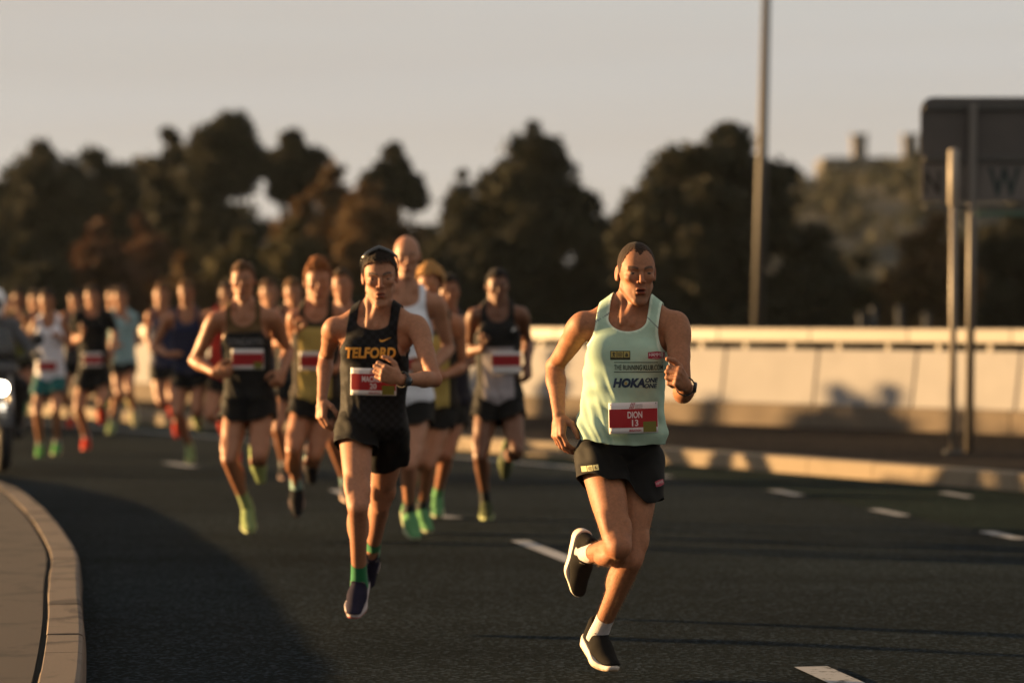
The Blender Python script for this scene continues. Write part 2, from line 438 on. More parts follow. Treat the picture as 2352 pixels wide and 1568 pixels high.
class Runner:
    def __init__(s, name_label, d, gx, J, look, S=None, K=1.0, h=.008, group='marathon runners on the road', detail=False):
        """J: joints as picture positions with depth signs; S: picture units per metre where J was read"""
        s.d = d; s.S = F / d; s.K = K; s.h = h; s.look = look; s.detail = detail
        s.root = empty('person', (0, 0, 0)); tag(s.root, name_label, 'person', group)
        s.root.location = ((gx - CX) / F * d, d, 0)
        s.J = s.solve(J, S or s.S)
        s.build()
    # -------- skeleton
    def solve(s, J, S):
        gx = J['gx']; gy = J.get('gy', HY + CAM_H * S); mir = -1 if J.get('mirror') else 1
        q = s.K if J.get('scaleK') else 1.0
        def p2(n): return A3((((J[n][0] - gx) / S) * mir * q, 0, (gy - J[n][1]) / S * q))
        o = {}
        dep = dict(pel=0, shR=-.07, shL=-.07, hipR=.0, hipL=.0, top=-.1, chin=-.14); dep.update(J.get('dep', {}))
        for n in ('top', 'chin', 'shR', 'shL', 'hipR', 'hipL'):
            o[n] = p2(n); o[n][1] = dep[n] * s.K
        for a, b, L in (('shR', 'elR', .30), ('elR', 'wrR', .262), ('shL', 'elL', .30), ('elL', 'wrL', .262),
                        ('hipR', 'knR', .44), ('knR', 'anR', .43), ('hipL', 'knL', .44), ('knL', 'anL', .43)):
            v = p2(b); e = np.hypot(v[0] - o[a][0], v[2] - o[a][2]); L *= s.K
            v[1] = o[a][1] + J['sg'].get(b, 1) * math.sqrt(max(L * L - e * e, 1e-4)); o[b] = v
        for n in ('footR', 'footL', 'footupR', 'footupL', 'handR', 'handL', 'thumbR', 'thumbL'):
            v = A3(J.get(n, {'footR': (0, -.95, -.2), 'footL': (0, -.95, -.2), 'handR': (0, -.5, -.8), 'handL': (0, -.8, .3), 'thumbR': (.3, -1, 0), 'thumbL': (-.2, 0, 1), 'footupR': (0, -.1, 1), 'footupL': (0, -.1, 1)}[n]))
            v[0] *= mir; o[n] = unit(v)
        o['yaw'] = J.get('yaw', 0) * mir; o['pitch'] = J.get('pitch', 6); o['roll'] = J.get('roll', 0) * mir
        if mir < 0:
            for n in ('sh', 'el', 'wr', 'hip', 'kn', 'an', 'foot', 'footup', 'hand', 'thumb'): o[n + 'R'], o[n + 'L'] = o[n + 'L'], o[n + 'R']
        o['curl'] = J.get('curl', {}) if mir > 0 else {'R': J.get('curl', {}).get('L', .9), 'L': J.get('curl', {}).get('R', .9)}
        return o
    def frames(s):
        J = s.J; K = s.K
        s.C = (J['shR'] + J['shL']) / 2; s.pel = (J['hipR'] + J['hipL']) / 2 + A3((0, 0, .03)) * K
        up = unit(s.C - s.pel); sx = unit(J['shL'] - J['shR']); sx = unit(sx - up * (sx @ up))
        s.Rc = np.stack([sx, np.cross(up, sx), up], 1)        # columns: across, back, up
        hx = unit(J['hipL'] - J['hipR']); hz = unit(A3((0, 0, 1)) - hx * hx[2]); s.Rp = np.stack([hx, np.cross(hz, hx), hz], 1)
        y, p, r = (math.radians(J[a]) for a in ('yaw', 'pitch', 'roll'))
        M = Matrix.Rotation(y, 3, 'Z') @ Matrix.Rotation(r, 3, 'Y') @ Matrix.Rotation(p, 3, 'X')
        s.Rh = np.array(M)
        s.hs = s.look.get('hs', 1.0) * K                       # head scale
        hl = np.linalg.norm((J['top'] - J['chin']))
        up_h = s.Rh[:, 2]; s.hs = s.look.get('hs', abs((J['top'] - J['chin'])[2]) / .250)
        mid = (J['top'] + J['chin']) / 2; s.H = mid + A3((0, .045, 0)) * s.hs - up_h * .003
        s.neck = s.C + s.Rc @ A3((0, .03, .055)) * K
    def hp(s, p):                                              # head coordinates -> local
        return s.H + s.Rh @ (A3(p) * s.hs)
    def cp(s, p): return s.C + s.Rc @ (A3(p) * s.K)
    def pp(s, p): return s.pel + s.Rp @ (A3(p) * s.K)

    def torso(s, fd, grow=0.0, arms=True):
        J, K, w = s.J, s.K, s.look.get('girth', 1.0)
        sw = np.linalg.norm(J['shL'] - J['shR']) / 2
        k = .035
        fd.ell(s.cp((0, .01, -.17)), A3((.145, .105, .20)) * K * A3((w, w, 1)), s.Rc, k, grow=grow)
        fd.ell(s.cp((0, .012, -.05)), A3((sw / K * .92, .08, .085)) * K, s.Rc, k, grow=grow)
        fd.cone(J['shR'] + s.Rc[:, 0] * .02, J['shL'] - s.Rc[:, 0] * .02, .048 * K, .048 * K, k, grow=grow)
        for sg in (-1, 1):
            fd.ell(s.cp((sg * .068, -.058, -.105)), A3((.072, .042, .058)) * K, s.Rc, .025, grow=grow)
            fd.ell(s.cp((sg * .075, .075, -.08)), A3((.07, .04, .09)) * K, s.Rc, .03, grow=grow)
            fd.cone(s.neck + s.Rc @ A3((sg * .02, .005, .045)) * K, (J['shR'] if sg < 0 else J['shL']) + s.Rc[:, 2] * .012 - s.Rc[:, 0] * sg * .03, .042 * K, .034 * K, .03, grow=grow)
        mid = s.pel * .55 + s.C * .45
        fd.ell(mid, A3((.122, .088, .16)) * K * A3((w, w, 1)), s.Rc, .05, grow=grow)
        fd.ell(s.pp((0, .0, .02)), A3((.148, .10, .11)) * K * A3((w, w, 1)), s.Rp, .045, grow=grow)
        for sg in (-1, 1): fd.ell(s.pp((sg * .07, .055, -.05)), A3((.078, .068, .085)) * K, s.Rp, .03, grow=grow)

    def limbs(s, fd):
        J, K, w = s.J, s.K, s.look.get('limb', 1.0)
        kk = .6 if s.detail else 1.0
        for S_ in 'RL':
            sg = -1 if S_ == 'R' else 1
            hip, kn, an = J['hip' + S_], J['kn' + S_], J['an' + S_]
            tb = kn - hip; sb = an - kn
            fw = kn - (hip + an) / 2; fw = fw - unit(tb) * (fw @ unit(tb))
            if np.linalg.norm(fw) < .03: fw = fw + A3((0, -.05, 0))
            fw = unit(fw); out = unit(np.cross(unit(tb), fw)) * (-1)
            Rt = frame_z(-tb, fw); Rs = frame_z(-sb, fw)
            fd.cone(hip + unit(tb) * .02, kn - unit(tb) * .03, .082 * K * w, .054 * K * w, .03)
            fd.ell(hip + tb * .42 + fw * .022 * K, A3((.066, .062, .17)) * K * w, Rt, .03 * kk)
            fd.ell(hip + tb * .40 - fw * .025 * K, A3((.06, .058, .17)) * K * w, Rt, .03 * kk)
            for lat, pos, r in ((-.03, .80, (.032, .034, .065)), (.033, .74, (.03, .034, .08))):
                fd.ell(hip + tb * pos + fw * .02 * K + Rt[:, 0] * lat * K, A3(r) * K * w, Rt, .02 * kk)
            fd.ell(kn + fw * .018 * K - unit(tb) * .0, A3((.036, .034, .042)) * K * w, Rt, .02 * kk)
            fd.cone(kn, an, .047 * K * w, .030 * K, .02)
            back = -(fw - unit(sb) * (fw @ unit(sb))); back = unit(back)
            for lat, q in ((-.018, .30), (.018, .27)):
                fd.ell(kn + sb * q + back * .027 * K + Rs[:, 0] * lat * K, A3((.034, .036, .105)) * K * w, Rs, .02 * kk)
            fd.ell(kn + sb * .33 - back * .016 * K, A3((.03, .026, .15)) * K * w, Rs, .02 * kk)
            fd.cone(an + back * .022 * K, kn + sb * .6 + back * .02 * K, .012, .02, .02)
            ft = J['foot' + S_]
            fd.cone(an, an + ft * .07 * K - J['footup' + S_] * .03 * K, .034 * K, .03 * K, .02)
            # arm
            sh, el, wr = J['sh' + S_], J['el' + S_], J['wr' + S_]
            ub = el - sh; fb = wr - el; wa = s.look.get('arm', 1.0) * K
            bi = (sh + wr) / 2 - el; bi = bi - unit(ub) * (bi @ unit(ub)); bi = unit(bi) if np.linalg.norm(bi) > .02 else A3((0, -1, 0))
            Ru = frame_z(-ub, bi); Rf = frame_z(-fb, bi)
            outv = unit(sh - s.C)
            fd.cone(sh, sh + ub * .45, .050 * wa, .042 * wa, .03)
            fd.ell(sh + ub * .12 + outv * .006, A3((.050, .052, .085)) * wa, Ru, .025 * kk)
            fd.cone(sh + ub * .4, el, .041 * wa, .034 * wa, .02)
            fd.ell(sh + ub * .55 + bi * .014 * K, A3((.034, .034, .085)) * wa, Ru, .02 * kk)
            fd.ell(sh + ub * .50 - bi * .016 * K, A3((.034, .032, .095)) * wa, Ru, .02 * kk)
            fd.cone(el, el + fb * .3, .036 * wa, .038 * wa, .02)
            fd.cone(el + fb * .3, wr, .037 * wa, .024 * wa, .02)
            fd.ell(el + fb * .26 + bi * .006, A3((.039, .036, .085)) * wa, Rf, .02 * kk)
            s.hand(fd, S_)
    def hand(s, fd, S_):
        J, K = s.J, s.K
        wr = J['wr' + S_]; d = J['hand' + S_]; th = J['thumb' + S_]; th = unit(th - d * (th @ d)); K = K * s.look.get('handscale', 1.06)
        n = np.cross(th, d) if S_ == 'R' else np.cross(d, th)
        R = np.stack([th, n, d], 1); q = K * .98
        P_ = lambda a, b, c: wr + (th * a + n * b + d * c) * q
        if not s.detail and s.h > .0095:
            fd.cone(wr, P_(0, .01, .08), .028 * q, .034 * q, .015, flat=(n, .6)); fd.cone(P_(0, .012, .085), P_(0, .05, .12), .032 * q, .025 * q, .012, flat=(n, .7)); return
        c = s.J['curl'].get(S_, .9)
        k = .007
        fd.cone(P_(.0, .0, .0), P_(.0, .002, .03), .024 * q, .03 * q, .015, flat=(n, .72))
        fd.cone(P_(.020, .004, .03), P_(.026, .0, .082), .018 * q, .0125 * q, .012)
        fd.cone(P_(.006, .004, .03), P_(.008, -.002, .086), .018 * q, .0125 * q, .012)
        fd.cone(P_(-.008, .004, .03), P_(-.011, .0, .082), .017 * q, .012 * q, .012)
        fd.cone(P_(-.020, .005, .03), P_(-.028, .003, .074), .016 * q, .0115 * q, .012)
        for i, (a, b, z, L, r) in enumerate(((.027, 0, .082, (.042, .025, .021), .0098), (.009, -.002, .087, (.046, .029, .022), .0100), (-.010, 0, .083, (.042, .027, .021), .0096), (-.028, .003, .075, (.033, .021, .019), .0085))):
            p = P_(a, b, z); ang = 0
            cs = (c * (1.0 + .06 * i), c * 1.15, c * .7)
            for j in range(3):
                ang += cs[j]; dr = d * math.cos(ang) + n * math.sin(ang) + th * (a * 2.2 * math.cos(min(ang, 1.5)))
                e = p + unit(dr) * L[j] * q; rr = r * (1 - .08 * j)
                fd.cone(p, e, rr * q, rr * .93 * q, k); p = e
        p = P_(.022, .008, .02)
        for dr, L, r0, r1 in (((.75, .35, .55), .040, .016, .012), ((.32, .55 if c > .6 else .3, .75), .032, .0115, .0105), ((-.15 if c > .6 else .1, .6 if c > .6 else .3, .75), .026, .0105, .009)):
            e = p + unit(th * dr[0] + n * dr[1] + d * dr[2]) * L * q; fd.cone(p, e, r0 * q, r1 * q, .009); p = e

    def head(s, fd):
        q = s.hs; R = s.Rh; H = s.hp
        fn = lambda r: A3(r) * q
        slim = s.look.get('slim', 1.0)
        fd.cone(s.neck - s.Rc[:, 2] * .02, H((0, .028, -.045)), .057 * s.K, .051 * q, .025)
        for sg in (-1, 1):
            fd.cone(H((sg * .048, .03, -.060)), s.cp((sg * .02, -.055, .01)), .013 * q, .011, .022)
        fd.cone(H((0, -.03, -.095)), s.cp((0, -.035, .03)), .02, .022, .03)
        fd.ell(H((0, .012, .035)), fn((.0735 * slim, .094, .090)), R, .02)
        fd.ell(H((0, -.022, .02)), fn((.064 * slim, .070, .078)), R, .02)
        fd.ell(H((0, -.026, -.040)), fn((.054 * slim, .064, .080)), R, .02)
        for sg in (-1, 1):
            fd.cone(H((sg * .050 * slim, .0, -.052)), H((sg * .016, -.072, -.104)), .014 * q, .014 * q, .022)
            fd.cone(H((sg * .053 * slim, .006, -.005)), H((sg * .050 * slim, .0, -.052)), .009 * q, .011 * q, .03)
            fd.ell(H((sg * .043, -.060, -.012)), fn((.016, .012, .012)), R, .03)
        fd.ell(H((0, -.079, -.109)), fn((.019, .015, .014)), R, .018)
        fd.ell(H((0, -.079, -.068)), fn((.025, .014, .024)), R, .02)
        if not s.detail and s.h > .0095:
            for sg in (-1, 1):
                fd.ell(H((sg * .031, -.098, .006)), fn((.015, .011, .0075)), R, .02, 's')
                fd.ell(H((sg * .0765 * slim, .016, -.002)), fn((.007, .016, .030)), R, .008)
            fd.cone(H((0, -.088, .008)), H((0, -.110, -.030)), .008 * q, .011 * q, .012); return
        # brow, sockets, eyes
        for sg in (-1, 1):
            fd.cone(H((sg * .012, -.087, .0245)), H((sg * .046, -.070, .0240)), .0090 * q, .0065 * q, .016)
        for sg in (-1, 1):
            fd.ell(H((sg * .032, -.096, .012)), fn((.0165, .0115, .0072)), R, .018, 's')
            fd.ell(H((sg * .031, -.074, -.010)), fn((.018, .010, .012)), R, .024)
        for sg in (-1, 1):
            fd.ell(H((sg * .032, -.0715, .009)), fn((.0140, .0122, .0105)), R, .007)
        # nose
        fd.cone(H((0, -.083, .022)), H((0, -.1095, -.019)), .0072 * q, .0098 * q, .010)
        fd.ell(H((0, -.1125, -.022)), fn((.0105, .0095, .0085)), R, .006)
        for sg in (-1, 1):
            fd.ell(H((sg * .0125, -.098, -.026)), fn((.0068, .009, .0065)), R, .006)
            fd.ell(H((sg * .0065, -.1055, -.0320)), fn((.0038, .0055, .0035)), R, .003, 's')
        # mouth
        op = s.look.get('mouth', .0035)
        fd.ell(H((0, -.0945, -.0545)), fn((.021, .009, .0062)), R, .006)
        fd.ell(H((0, -.0925, -.0685)), fn((.0185, .009, .0070)), R, .006)
        fd.ell(H((0, -.102, -.0615)), fn((.0195, .016, op)), R, .004, 's')
        fd.ell(H((0, -.090, -.082)), fn((.018, .006, .005)), R, .008, 's')
        # ears
        for sg in (-1, 1):
            E = R @ np.array(Matrix.Rotation(math.radians(-15 * sg), 3, 'Z')) @ np.array(Matrix.Rotation(math.radians(10), 3, 'X'))
            fd.ell(H((sg * .0765 * slim, .017, .000)), fn((.0068, .0165, .0320)), E, .006)
            fd.ell(H((sg * .0840 * slim, .010, .003)), fn((.0060, .0095, .0200)), E, .004, 's')
            fd.ell(H((sg * .0745 * slim, .008, -.023)), fn((.0045, .006, .008)), E, .006)

    # -------- meshes
    def build(s):
        s.frames(); J, L, h, K = s.J, s.look, s.h, s.K
        pts = np.array([J[n] for n in J if isinstance(J[n], np.ndarray) and not n.startswith(('foot', 'hand', 'thumb'))])
        lo, hi = pts.min(0) - .17, pts.max(0) + .17; lo[2] = max(lo[2], -.02)
        if s.detail:
            hb = [(s.H[i] - .13, s.H[i] + (.16 if i == 2 else .11), .0030) for i in range(3)]
            hands = [[], [], []]
            for S_ in 'RL':
                c = J['wr' + S_] + J['hand' + S_] * .06
                for i in range(3): hands[i].append((c[i] - .1, c[i] + .1, .0038))
            axs = [axis(lo[i], hi[i], h, [hb[i]] + hands[i]) for i in range(3)]
        else: axs = [axis(lo[i], hi[i], h) for i in range(3)]
        fd = Field(*axs); fd.h = max(fd.h, h)
        s.torso(fd); s.limbs(fd); s.head(fd)
        V, Q = fd.mesh(); del fd
        V, Q = biggest(V, Q); V = smooth(V, Q, 1)
        # colours that belong to the skin itself
        base = A3(SK[L.get('skin', 'fair')]) * L.get('tone', 1.0)
        T = np.tile(base, (len(V), 1)).astype(np.float64)
        q = (V - s.H) @ s.Rh / s.hs
        red = np.zeros(len(V))
        for c, r, a in (((0, -.09, -.06), .02, 0), ((0, -.108, -.022), .022, .5), ((.045, -.06, -.02), .03, .10), ((-.045, -.06, -.02), .03, .10), ((.085, .015, 0), .04, .6), ((-.085, .015, 0), .04, .6)):
            red = np.maximum(red, a * np.exp(-((q - A3(c)) ** 2).sum(1) / r ** 2))
        for n in ('knR', 'knL', 'elR', 'elL'): red = np.maximum(red, .35 * np.exp(-((V - J[n]) ** 2).sum(1) / .05 ** 2))
        T *= 1 - red[:, None] * A3((.06, .38, .38))
        if s.detail or h < .0095:
            st = L.get('stubble', .0) * sstep(-.045, -.062, q[:, 2]) * sstep(-.13, -.12, q[:, 2]) * sstep(.02, -.01, q[:, 1]) * (q[:, 1] < .03)
            T *= 1 - st[:, None] * A3((.45, .42, .38))
            lip = np.maximum(np.exp(-(((q - A3((0, -.100, -.0545))) / A3((.021, .012, .0056))) ** 4).sum(1)), np.exp(-(((q - A3((0, -.099, -.0685))) / A3((.0185, .012, .0062))) ** 4).sum(1)))
            T = T * (1 - lip[:, None]) + lip[:, None] * base * A3((.80, .52, .55))
            inm = np.exp(-(((q - A3((0, -.088, -.0615))) / A3((.016, .007, .0045))) ** 4).sum(1)) * (op_ := 1.0)
            T = T * (1 - inm[:, None]) + inm[:, None] * A3((.10, .03, .028))
        ax_ = np.abs(q[:, 0]); bz = .0262 + .006 * np.sin(np.clip((ax_ - .012) / .04, 0, 1) * 2.6)
        br = sstep(.0068, .0035, np.abs(q[:, 2] - bz)) * sstep(.009, .015, ax_) * sstep(.054, .046, ax_) * (q[:, 1] < -.05)
        hc = A3(L.get('brow', L.get('hair', (.05, .03, .02))))
        T = T * (1 - .85 * br[:, None]) + .85 * br[:, None] * hc
        for S_ in 'RL':                                       # darker armpit hair of the adult runners
            a = J['sh' + S_] * .55 + s.cp((0, 0, -.13)) * .45
        s.body = obj('body', np_mesh('body', V, Q, tint=T), M_SKIN if s.detail else M_SKINF, s.root)
        if s.detail: s.eyes()
        if L.get('fuzz'): s.fuzz(V, Q)
        s.hair(); s.singlet(); s.shorts(); s.feet()
        if L.get('bib'): s.bib()
    def fuzz(s, V, Q):
        """fine golden hairs on legs and forearms"""
        J = s.J; nv = vnormals(V, Q); rs = np.random.default_rng(9)
        prob = np.zeros(len(V)); dr = np.zeros((len(V), 3))
        for a, b, lo, w in (('hipR', 'knR', .5, .7), ('hipL', 'knL', .5, .7), ('knR', 'anR', -.05, 1), ('knL', 'anL', -.05, 1), ('elR', 'wrR', .05, .6), ('elL', 'wrL', .05, .6)):
            u = J[b] - J[a]; L = np.linalg.norm(u); u = u / L; t = ((V - J[a]) @ u) / L
            r = np.linalg.norm((V - J[a]) - ((V - J[a]) @ u)[:, None] * u, axis=1)
            m = (t > lo) & (t < .88) & (r < .10); prob[m] = np.maximum(prob[m], w); dr[m] = u
        ok = np.where(prob > 0)[0]; i = rs.choice(ok, 9000, p=prob[ok] / prob[ok].sum())
        p = V[i] + rs.normal(size=(len(i), 3)) * .002; d = nv[i] * .75 + dr[i] * .8 + rs.normal(size=(len(i), 3)) * .25
        d /= np.linalg.norm(d, axis=1, keepdims=True); side = np.cross(d, rs.normal(size=d.shape)); side /= np.linalg.norm(side, axis=1, keepdims=True)
        ln = (.006 + .009 * rs.random(len(i)))[:, None]
        W = np.stack([p - side * .0003, p + side * .0003, p + d * ln], 1).reshape(-1, 3); T = np.arange(len(W)).reshape(-1, 3)
        o = obj('body_hair', np_mesh('body_hair', W, T, False, np.tile(A3((.20, .10, .04)), (len(W), 1))), M_FUZZ, s.root); o['kind'] = 'stuff'
    def eyes(s):
        for sg in (-1, 1):
            c = s.hp((sg * .032, -.0745, .0085)); n = 28
            V, Fc = [], []
            for i in range(n + 1):
                for j in range(2 * n):
                    a, b = math.pi * i / n, math.pi * j / n
                    V.append((math.sin(a) * math.cos(b), -math.cos(a), math.sin(a) * math.sin(b)))
            for i in range(n):
                for j in range(2 * n):
                    j2 = (j + 1) % (2 * n); Fc.append((i*2*n+j, i*2*n+j2, (i+1)*2*n+j2, (i+1)*2*n+j))
            V = np.array(V); gz = A3(s.look.get('gaze', (.05, -1, -.05))); gz = unit(gz)
            dt = V @ gz; T = np.where((dt > .975)[:, None], A3((.01, .01, .01)), np.where((dt > .85)[:, None], A3(s.look.get('iris', (.06, .05, .045))), A3((.20, .165, .145))))
            lid = s.look.get('lid', .0045)
            # the lid is real: keep only the slit of the eyeball in front of the lid surface
            W = np.array([s.hp(A3((sg * .032, -.0745, .0085)) + v * A3((.0125, .0120, .0125))) for v in V])
            g = np.abs(V[:, 2] * .0125 - s.look.get('lidz', -.001)) - lid * np.sqrt(np.clip(1 - (V[:, 0] / .92) ** 2, 0, 1)); g[V[:, 1] > -.1] = 1
            T_ = T
            W2, F4 = clip(np.concatenate([W, T_], 1), np.array(Fc), g)
            if len(F4): obj('eye', np_mesh('eye', W2[:, :3], F4, tint=W2[:, 3:]), tinted_once('eye_surface', .15), s.root)
    def hair(s):
        st = s.look.get('hairstyle', 'short'); L = s.look
        if st == 'none': return
        th, top = {'buzz': (.0014, .0008), 'short': (.0055, .005), 'crop': (.006, .006), 'curly': (.022, .028), 'quiff': (.008, .03)}[st]
        hh = .0035 if s.detail else max(s.h * .8, .006)
        c = s.hp((0, .01, .04)); lo = c - .16; hi = c + .17
        fd = Field(*[axis(lo[i], hi[i], hh) for i in range(3)])
        q = s.hs; slim = L.get('slim', 1.0)
        fd.ell(s.hp((0, .012, .035)), A3((.0735 * slim, .094, .090)) * q, s.Rh, .02, grow=th)
        fd.ell(s.hp((0, -.022, .02)), A3((.064 * slim, .070, .078)) * q, s.Rh, .02, grow=th * .8)
        if top > .004: fd.ell(s.hp((0, -.008, .05)), A3((.066, .085, .078 + top)) * q, s.Rh, .02, grow=.002)
        if st == 'quiff': fd.ell(s.hp((0, -.05, .105)), A3((.058, .04, .032)) * q, s.Rh, .02)
        V, Q = fd.mesh()
        nv = vnormals(V, Q); p = (V - s.H) @ s.Rh / q
        amp = {'buzz': .0008, 'short': .0038, 'crop': .002, 'curly': .016, 'quiff': .010}[st]
        fr = 26 if st == 'curly' else 70
        V = V + nv * ((noise3(p[:, 0] * fr + 7, p[:, 1] * fr, p[:, 2] * fr * .6) - .5) * 2 * amp + (noise3(p[:, 0] * fr * 2.3, p[:, 1] * fr * 2.3, p[:, 2] * fr) - .5) * amp)[:, None]
        ang = np.degrees(np.arctan2(np.abs(p[:, 0]), -(p[:, 1] - .01)))
        xs_, zs_ = L.get('hairline', ((0, 14, 30, 46, 62, 76, 90, 100, 112, 140, 180), (.079, .087, .088, .070, .045, .0, -.012, .028, .0, -.055, -.075)))
        g = np.interp(ang, xs_, zs_) - p[:, 2] + (noise3(p[:, 0] * 190, p[:, 1] * 190, p[:, 2] * 190) - .5) * .016 + (noise3(p[:, 0] * 420, p[:, 1] * 420, p[:, 2] * 420) - .5) * .010
        V, T = clip(np.concatenate([V, g[:, None]], 1), Q, g)
        if len(T) == 0: return
        V, T = biggest(V, T); gg = V[:, 3]; V = V[:, :3]
        hc = A3(L.get('hair', (.03, .02, .015)))
        pq = (V - s.H) @ s.Rh / q
        tint = np.tile(hc, (len(V), 1))
        if st == 'buzz':                                    # shaved sides let the skin through
            m = np.clip(.25 + .75 * sstep(.02, .085, pq[:, 2]), 0, 1)[:, None]; tint = hc * m + A3(SK[L.get('skin', 'fair')]) * .10 * (1 - m)
        e = sstep(-.016 if st == 'buzz' else -.008, .0, gg)[:, None] * .40; tint = tint * (1 - e) + A3(SK[L.get('skin', 'fair')]) * .4 * e
        o = obj('hair', np_mesh('hair', V, T, tint=tint), M_HAIR, s.root)
        m = o.modifiers.new('thick', 'SOLIDIFY'); m.thickness = .0012; m.offset = -1
    def singlet(s):
        L, K = s.look, s.K; c = L['singlet']; hh = .0055 if s.detail else max(s.h, .008)
        J = s.J
        pts = np.stack([J['shR'], J['shL'], s.pel, J['hipR'], J['hipL']])
        lo, hi = pts.min(0) - .2, pts.max(0) + .2; lo[2] = pts[:, 2].min() - .08; hi[2] = pts[:, 2].max() + .16
        fd = Field(*[axis(lo[i], hi[i], hh) for i in range(3)])
        gr = c.get('grow', .007)
        s.torso(fd, gr)
        loose = c.get('loose', 1.0)
        if loose > 0:
            a = s.cp((0, .004, -.16)); b = s.pel + s.Rp @ A3((0, 0, .02)) * K
            fd.cone(a, b, .150 * K * loose, .152 * K * loose, .04, flat=(s.Rc[:, 1], .70))
        if c.get('sleeve'):
            for S_ in 'RL':
                sh, el = J['sh' + S_], J['el' + S_]
                fd.cone(sh, sh + (el - sh) * .5, .062 * K, .06 * K, .03)
        V, Q = fd.mesh(); V, Q = biggest(V, Q); V = smooth(V, Q, 1)
        nv = vnormals(V, Q)
        t = (V - s.C) @ s.Rc / K                           # across, back, up
        dn = np.clip(-t[:, 2] / .45, 0, 1)
        am = c.get('fold', .006)
        ph = t[:, 0] * 1.0 + t[:, 2] * c.get('slant', .35)
        fold = (noise3(ph * 20 + 9, t[:, 1] * 9, t[:, 2] * 4.5) - .5) * 2
        fold2 = (noise3(ph * 48 + 3, t[:, 1] * 18, t[:, 2] * 9 + 4) - .5) * 2
        wrink = (noise3(t[:, 0] * 14, t[:, 1] * 14, t[:, 2] * 30) - .5) * 2
        V = V + nv * (am * (sstep(.15, 1.0, dn) * (1.5 * fold + .6 * fold2 + .3) + .35 * sstep(.1, .5, dn) * wrink))[:, None]
        pz0 = (V - s.pel) @ s.Rp[:, 2] / K - c.get('hem', -.02)
        V = V + nv * (am * (.9 * np.exp(-((pz0 - .055) / .03) ** 2) - .35 * sstep(.03, .0, pz0)))[:, None]
        t = (V - s.C) @ s.Rc / K
        x, y, z = np.abs(t[:, 0]), t[:, 1], t[:, 2]
        ndf = c.get('neck', .125) - .03; back = sstep(-.03, .03, y)
        nrx = c.get('neckw', .076); z0 = .03; rz = ndf + z0 - .01; rz = rz * (1 - back) + (.05 + z0) * back
        e = np.sqrt((x / nrx) ** 2 + (np.minimum(z - z0, 0) / rz) ** 2); g = (1 - e) * nrx
        g_neck = g
        ah = c.get('arm', .122); ra = .10; xa = ah + ra; pit = c.get('pit', .155); za = -.0; rb = pit
        e = np.sqrt((np.minimum(x - xa, 0) / ra) ** 2 + (np.minimum(z - za, 0) / rb) ** 2)
        g_arm = (1 - e) * ra
        if c.get('sleeve'):
            g_arm = np.full(len(V), -1.0)
            for S_ in 'RL':
                sh, el = J['sh' + S_], J['el' + S_]; u_ = unit(el - sh)
                pr = (V - sh) @ u_; near = np.linalg.norm((V - sh) - pr[:, None] * u_, axis=1) < .085 * K
                g_arm = np.maximum(g_arm, np.where(near, pr - c['sleeve'] * K, -1))
            g_neck = (1 - np.sqrt((x / .07) ** 2 + (np.minimum(z - .05, 0) / .06) ** 2)) * .07
        pz = (V - s.pel) @ s.Rp[:, 2] / K
        hem = c.get('hem', -.02) + (noise3(t[:, 0] * 18 + 2, t[:, 1] * 18, t[:, 2] * 0) - .5) * .02 + c.get('hemtilt', 0) * t[:, 0]
        g = np.maximum(np.maximum(g_neck, g_arm), hem - pz)
        base = A3(c['col']); tint = np.tile(base, (len(V), 1))
        if 'trim' in c:
            edge = sstep(-.011, -.008, np.maximum(g_neck, g_arm)); tint = tint * (1 - edge[:, None]) + A3(c['trim']) * edge[:, None]
        if 'side' in c:
            e = sstep(.095, .105, x + .3 * np.clip(y, -.02, .1)); tint = tint * (1 - e[:, None]) + A3(c['side']) * e[:, None]
        if 'yoke' in c:
            e = sstep(c.get('yokez', -.2), c.get('yokez', -.2) + .01, z); tint = tint * (1 - e[:, None]) + A3(c['yoke']) * e[:, None]
        if c.get('straps'):
            e = sstep(-.075, -.06, z) * (x < .16); tint = tint * (1 - e[:, None]) + A3(c['straps']) * e[:, None]
        if c.get('seam'):
            e = sstep(.0034, .002, np.abs(z - .040 + .75 * (x - .077))) * (y < .02) * (x > .055); tint = tint * (1 - e[:, None]) + A3((.16, .19, .18)) * e[:, None]
        # carry the tint through the cut by nearest old vertices
        nV = len(V); V2, T2 = clip(np.concatenate([V, tint], 1), Q, g)
        tint2 = V2[:, 3:]; V2 = V2[:, :3]
        s.garV, s.garT = V2, T2
        s.gar = BVHTree.FromPolygons([tuple(v) for v in V2], [tuple(int(i) for i in f) for f in T2])
        o = obj('singlet' if not c.get('sleeve') else 'running_shirt', np_mesh('singlet', V2, T2, tint=tint2), M_CHECK if c.get('check') else M_CLOTH, s.root)
        m = o.modifiers.new('thick', 'SOLIDIFY'); m.thickness = .003; m.offset = -1
        s.top = o
    def shorts(s):
        L, K, J = s.look, s.K, s.J; c = L['shorts']; hh = .0055 if s.detail else max(s.h, .008)
        leng = max(c.get('len', .42), c.get('lenR', 0), c.get('lenL', 0))
        pts = [s.pel]
        for S_ in 'RL': pts += [J['hip' + S_], J['hip' + S_] + (J['kn' + S_] - J['hip' + S_]) * (leng + .1)]
        pts = np.array(pts); lo, hi = pts.min(0) - .17, pts.max(0) + .17
        fd = Field(*[axis(lo[i], hi[i], hh) for i in range(3)])
        w = L.get('girth', 1.0)
        fd.ell(s.pp((0, .0, .02)), A3((.148, .10, .11)) * K * A3((w, w, 1)), s.Rp, .045, grow=.009)
        mid = s.pel * .55 + s.C * .45
        fd.ell(mid, A3((.122, .088, .16)) * K * A3((w, w, 1)), s.Rc, .05, grow=.005)
